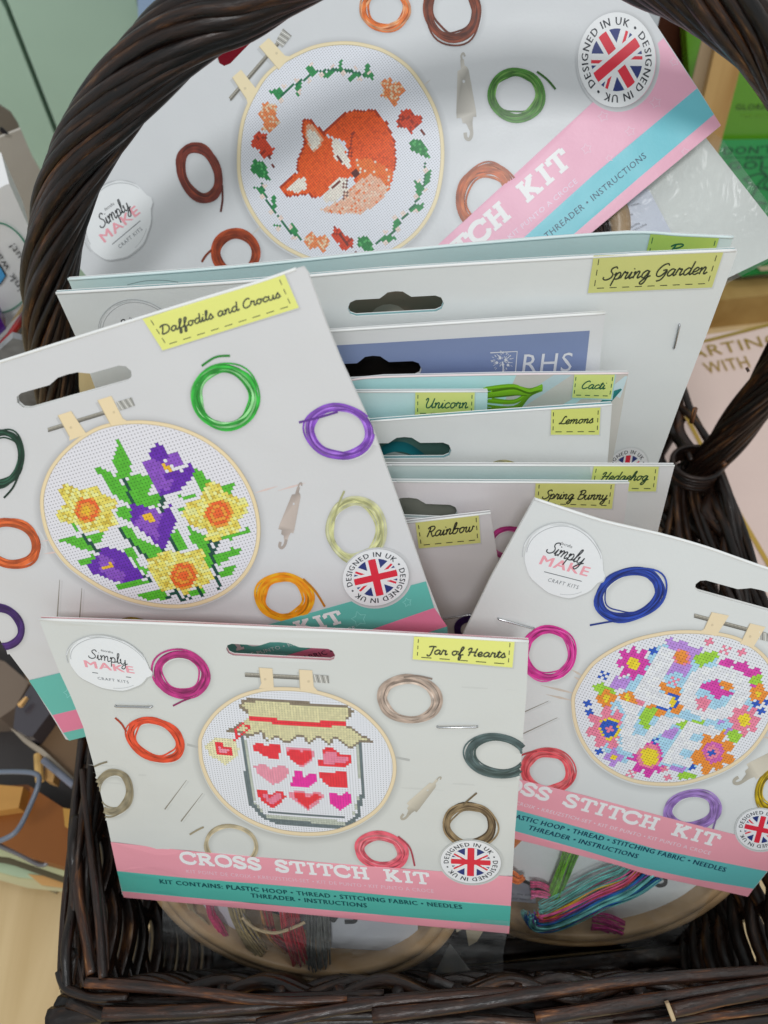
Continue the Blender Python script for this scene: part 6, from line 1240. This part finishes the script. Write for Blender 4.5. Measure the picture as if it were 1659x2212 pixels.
wp = Wall(1560, 200, .66, -.25, 0)
thing('shelf_post', 'pale wooden upright post behind the fox card at the right', 'post', [('post_front', block(wp, [(1553, 60), (1622, 60), (1601, 142), (1548, 345), (1538, 390), (1470, 390), (1524, 198), (1547, 98)], .03, 'c89c4a'), OAK2), ('post_side', block(Wall(1560, 200, .672, -.25, 0), [(1530, 30), (1572, 30), (1547, 98), (1524, 198), (1480, 400), (1440, 400), (1497, 167)], .003, 'a08c70'), PLAIN)])
wg = Wall(1620, 220, .74, -.1, .25); tg = MB(); text(wg, tg, 'GLORIOUS', (1588, 236), (1690, 236), 12, hexc('24380a'), 1.2); text(wg, tg, 'TEE SHOTS', (1600, 252), (1680, 252), 6, hexc('5c8a1c'), 1.2)
thing('green_book', 'olive green book standing behind the wooden post, upper of the two green books', 'book', [('book_cover', block(wg, [(1480, 40), (1900, 40), (1900, 305), (1500, 305)], .02, '4c8008'), GLOSS), ('lettering', tg, GLOSS)])
wk = Wall(1620, 420, .70, -.08, .5); tg = MB(); dk = hexc('0a3c24')
text(wk, tg, "DON'T", (1562, 334), (1668, 330), 17, dk, 1.2); text(wk, tg, 'FOR', (1611, 346), (1650, 345), 9, dk, 1.2); text(wk, tg, 'GOLFERS', (1572, 366), (1750, 360), 17, dk, 1.2)
wk.ribbon(tg, crom([(1605, 385), (1630, 402), (1660, 408), (1700, 402)], 5), 2.5, dk, 1.2); wk.ribbon(tg, crom([(1610, 385), (1640, 375), (1660, 385), (1650, 400), (1672, 420)], 5), 2.5, dk, 1.2); wk.ribbon(tg, crom([(1640, 365), (1655, 380), (1640, 396), (1625, 430), (1655, 440)], 5), 3, dk, 1.2); wk.ribbon(tg, [(1560, 341), (1700, 338)], 1.3, dk, 1.2)
thing('green_book', "bright green book lettered DON'T FOR GOLFERS at the right edge", 'book', [('book_cover', block(wk, [(1480, 303), (1900, 297), (1900, 560), (1500, 560)], .03, '0f7c38'), GLOSS), ('lettering', tg, GLOSS)])
wk2 = Wall(1620, 560, .655, -.08, .3)
pp = []
for i, (y0, dx) in enumerate(((545, 0), (572, 8))):
    pp.append(('book_edge', block(wk2, [(1580 + dx, y0 + 12), (1625 + dx, y0 - 12), (1800, y0 - 20), (1800, y0 + 12), (1640, y0 + 18), (1600, y0 + 24)], .02, '0f7030', i * 3.0), GLOSS)); pp.append(('page_block', block(wk2, [(1632, y0 + 2), (1700, y0 - 8), (1700, y0 + 5), (1640, y0 + 10)], .001, 'a89c80', 2 + i * 3.0), PRINT))
thing('book_stack', 'stack of bright green books with cream page edges on the wooden shelf', 'books', pp)
thing('brown_crate', 'dark reddish brown crate in shadow behind the right shoulder of the handle', 'crate', [('crate_board', block(Wall(1460, 100, .79, -.1, 0), [(1380, 36), (1540, 30), (1540, 130), (1400, 128)], .04, '3c1a0c'), PLAIN), ('crate_board', block(Wall(1460, 180, .78, -.1, 0), [(1380, 136), (1560, 134), (1560, 300), (1380, 300)], .04, '2a120a'), PLAIN)])
thing('grey_card', 'small grey card corner beside the top right of the fox kit', 'card', [('card_sheet', block(Wall(1410, 30, .52, 0, .3), [(1330, -60), (1400, -10), (1429, 22), (1420, 60), (1380, 30)], .002, 'a2a8ac'), PRINT)])
# lower left: rack of cartons, hooks, papers
w2 = Wall(90, 1600, .20, .2, -.9)
def hpoly(pts, h, th, col, mt=PLAIN): 
    e2 = MB(); c = hexc(col) if isinstance(col, str) else col; f = [atH(x, y, h) for x, y in pts]; a = [e2.vert(p, c) for p in f]; b = [e2.vert(p + Vector((0, 0, -th)), c) for p in f]; e2.f += [a, b[::-1]]
    for i in range(len(a)): e2.f.append([a[i], b[i], b[(i + 1) % len(a)], a[(i + 1) % len(a)]])
    return e2
Z7 = lambda P: Z(P, 0, 1404, 5.996)
thing('cardboard_carton', 'plain brown cardboard carton with a pale edge left of the basket', 'box', [('box_side', hpoly(Z7([(300, 300), (900, 900), (1010, 1180), (1000, 1690), (560, 1300), (420, 1120), (640, 880)]), -.50, .02, '6c543c'), PLAIN), ('box_edge', hpoly(Z7([(130, 1010), (200, 1050), (560, 1290), (980, 1680), (980, 1750), (600, 1400), (300, 1190)]), -.495, .01, '9c9080'), PLAIN)])
thing('dark_pouch', 'shiny dark grey pouch on the brown carton left of the basket', 'pouch', [('pouch_body', hpoly(Z7([(200, 760), (420, 420), (560, 560), (660, 800), (420, 1120), (330, 1110), (170, 1010)]), -.485, .02, '3c383e'), GLOSS)])
thing('brown_tray', 'worn brown tray at the left edge under the tilted Daffodils card', 'tray', [('tray_base', hpoly(Z7([(-400, 0), (60, 150), (380, 420), (200, 740), (0, 880), (-400, 900)]), -.51, .03, '6e5f52'), PLAIN)])
thing('shadowed_rack', 'dark rack base in shadow at the left edge', 'rack', [('rack_floor', hpoly([(-300, 1100), (60, 1330), (230, 1480), (230, 1890), (100, 1850), (0, 1800), (-300, 1720)], -.535, .02, '332f2e'), PLAIN)])
dw = MB(); dw.tube([atH(82, 1630, -.50), atH(86, 1688, -.50)], .0028, 10, hexc('c09a5c')); thing('wooden_dowel', 'short pale wooden dowel standing among the dark rack items', 'dowel', [('dowel_rod', dw, PLAIN)])
bb_ = hpoly([(-60, 1700), (60, 1695), (160, 1760), (170, 1880), (60, 1850), (-60, 1790)], -.515, .02, '7c4818'); bb2 = hpoly([(-60, 1690), (50, 1700), (40, 1745), (-60, 1760)], -.505, .01, 'b08040')
thing('copper_tray', 'orange brown wooden tray beside the steel hook at the left edge', 'tray', [('tray_base', bb_, PLAIN), ('tray_lip', bb2, PLAIN)])
hk = MB(); hk.tube([atH(*p, -.47) for p in crom([(-30, 1668), (40, 1667), (78, 1672), (84, 1690), (70, 1730), (40, 1790), (10, 1812), (-20, 1820)], 6)], .0016, 10, hexc('626a78')); thing('steel_hook', 'bent blue grey steel hook at the left edge', 'hook', [('hook_wire', hk, GLOSS)])
hk = MB(); hk.tube([atH(*p, -.525) for p in crom([(-30, 1815), (40, 1845), (85, 1868), (103, 1863), (106, 1850)], 6)], .0015, 8, hexc('5c5c60')); thing('steel_hook', 'thin dark wire hook with an upturned tip above the pale tabletop', 'hook', [('hook_wire', hk, GLOSS)])
hk = MB(); hk.tube([atH(*p, -.55) for p in [(-30, 1882), (30, 1890), (80, 1905), (125, 1926)]], .0018, 8, hexc('6c6044')); thing('wire_rod', 'straight dark wire lying on the pale tabletop left of the basket', 'wire', [('rod_wire', hk, GLOSS)])
cc_ = []
for i, (ya, yb, cl) in enumerate(((1770, 1800, 'a8b49c'), (1796, 1824, '5c5238'), (1822, 1842, 'b0b48c'), (1838, 1856, '504832'))): cc_.append(('card_sheet', hpoly([(-60, ya - 22), (20, ya - 4), (180, yb + 44), (180, yb + 66), (20, yb + 10), (-60, yb)], -.53 - i * .003, .001, cl), PRINT))
thing('card_stack', 'stack of olive and pale green cards hanging at the left edge', 'cards', cc_)
cc_ = [('card_sheet', hpoly([(-60, 1815), (30, 1840), (170, 1878), (170, 1930), (60, 1918), (-60, 1885)], -.548, .001, 'b4ac84'), PRINT), ('card_sheet', hpoly([(-60, 1850), (40, 1872), (170, 1893), (170, 1908), (40, 1895), (-60, 1868)], -.546, .001, 'a4b494'), PRINT), ('card_sheet', hpoly([(60, 1888), (170, 1900), (170, 1922), (90, 1912)], -.5455, .0008, 'c49458'), PRINT)]
thing('printed_cards', 'loose pastel printed cards lying on the tabletop left of the basket', 'cards', cc_)
bo = hpoly([(52, 2400), (150, 2060), (190, 2000), (240, 2040), (200, 2400)], -.548, .004, 'a07a4a'); thing('wooden_board', 'darker wooden board edge under the front left corner of the basket', 'board', [('board_edge', bo, PINE)])


hk = MB(); hk.tube([atH(94, 1642, -.492), atH(160, 1697, -.492)], .0024, 10, hexc('6a6e7c')); thing('steel_rail', 'short blue grey steel rail between the carton edge and the basket', 'rail', [('rail_tube', hk, GLOSS)])
thing('gold_clip', 'small shiny gold clip beside the dark grey pouch', 'clip', [('clip_plate', hpoly(Z7([(225, 700), (330, 600), (350, 610), (270, 720), (230, 725)]), -.478, .003, 'd2a466'), GLOSS)])
thing('wooden_block', 'small ochre wooden block next to the basket under the steel rail', 'block', [('block_body', hpoly([(136, 1745), (165, 1750), (168, 1800), (140, 1785)], -.50, .01, 'b0823a'), PLAIN)])
thing('wooden_block', 'small pale wooden block just right of the short dowel', 'block', [('block_body', hpoly([(97, 1650), (120, 1662), (114, 1690), (96, 1684)], -.505, .01, 'b8905a'), PLAIN)])
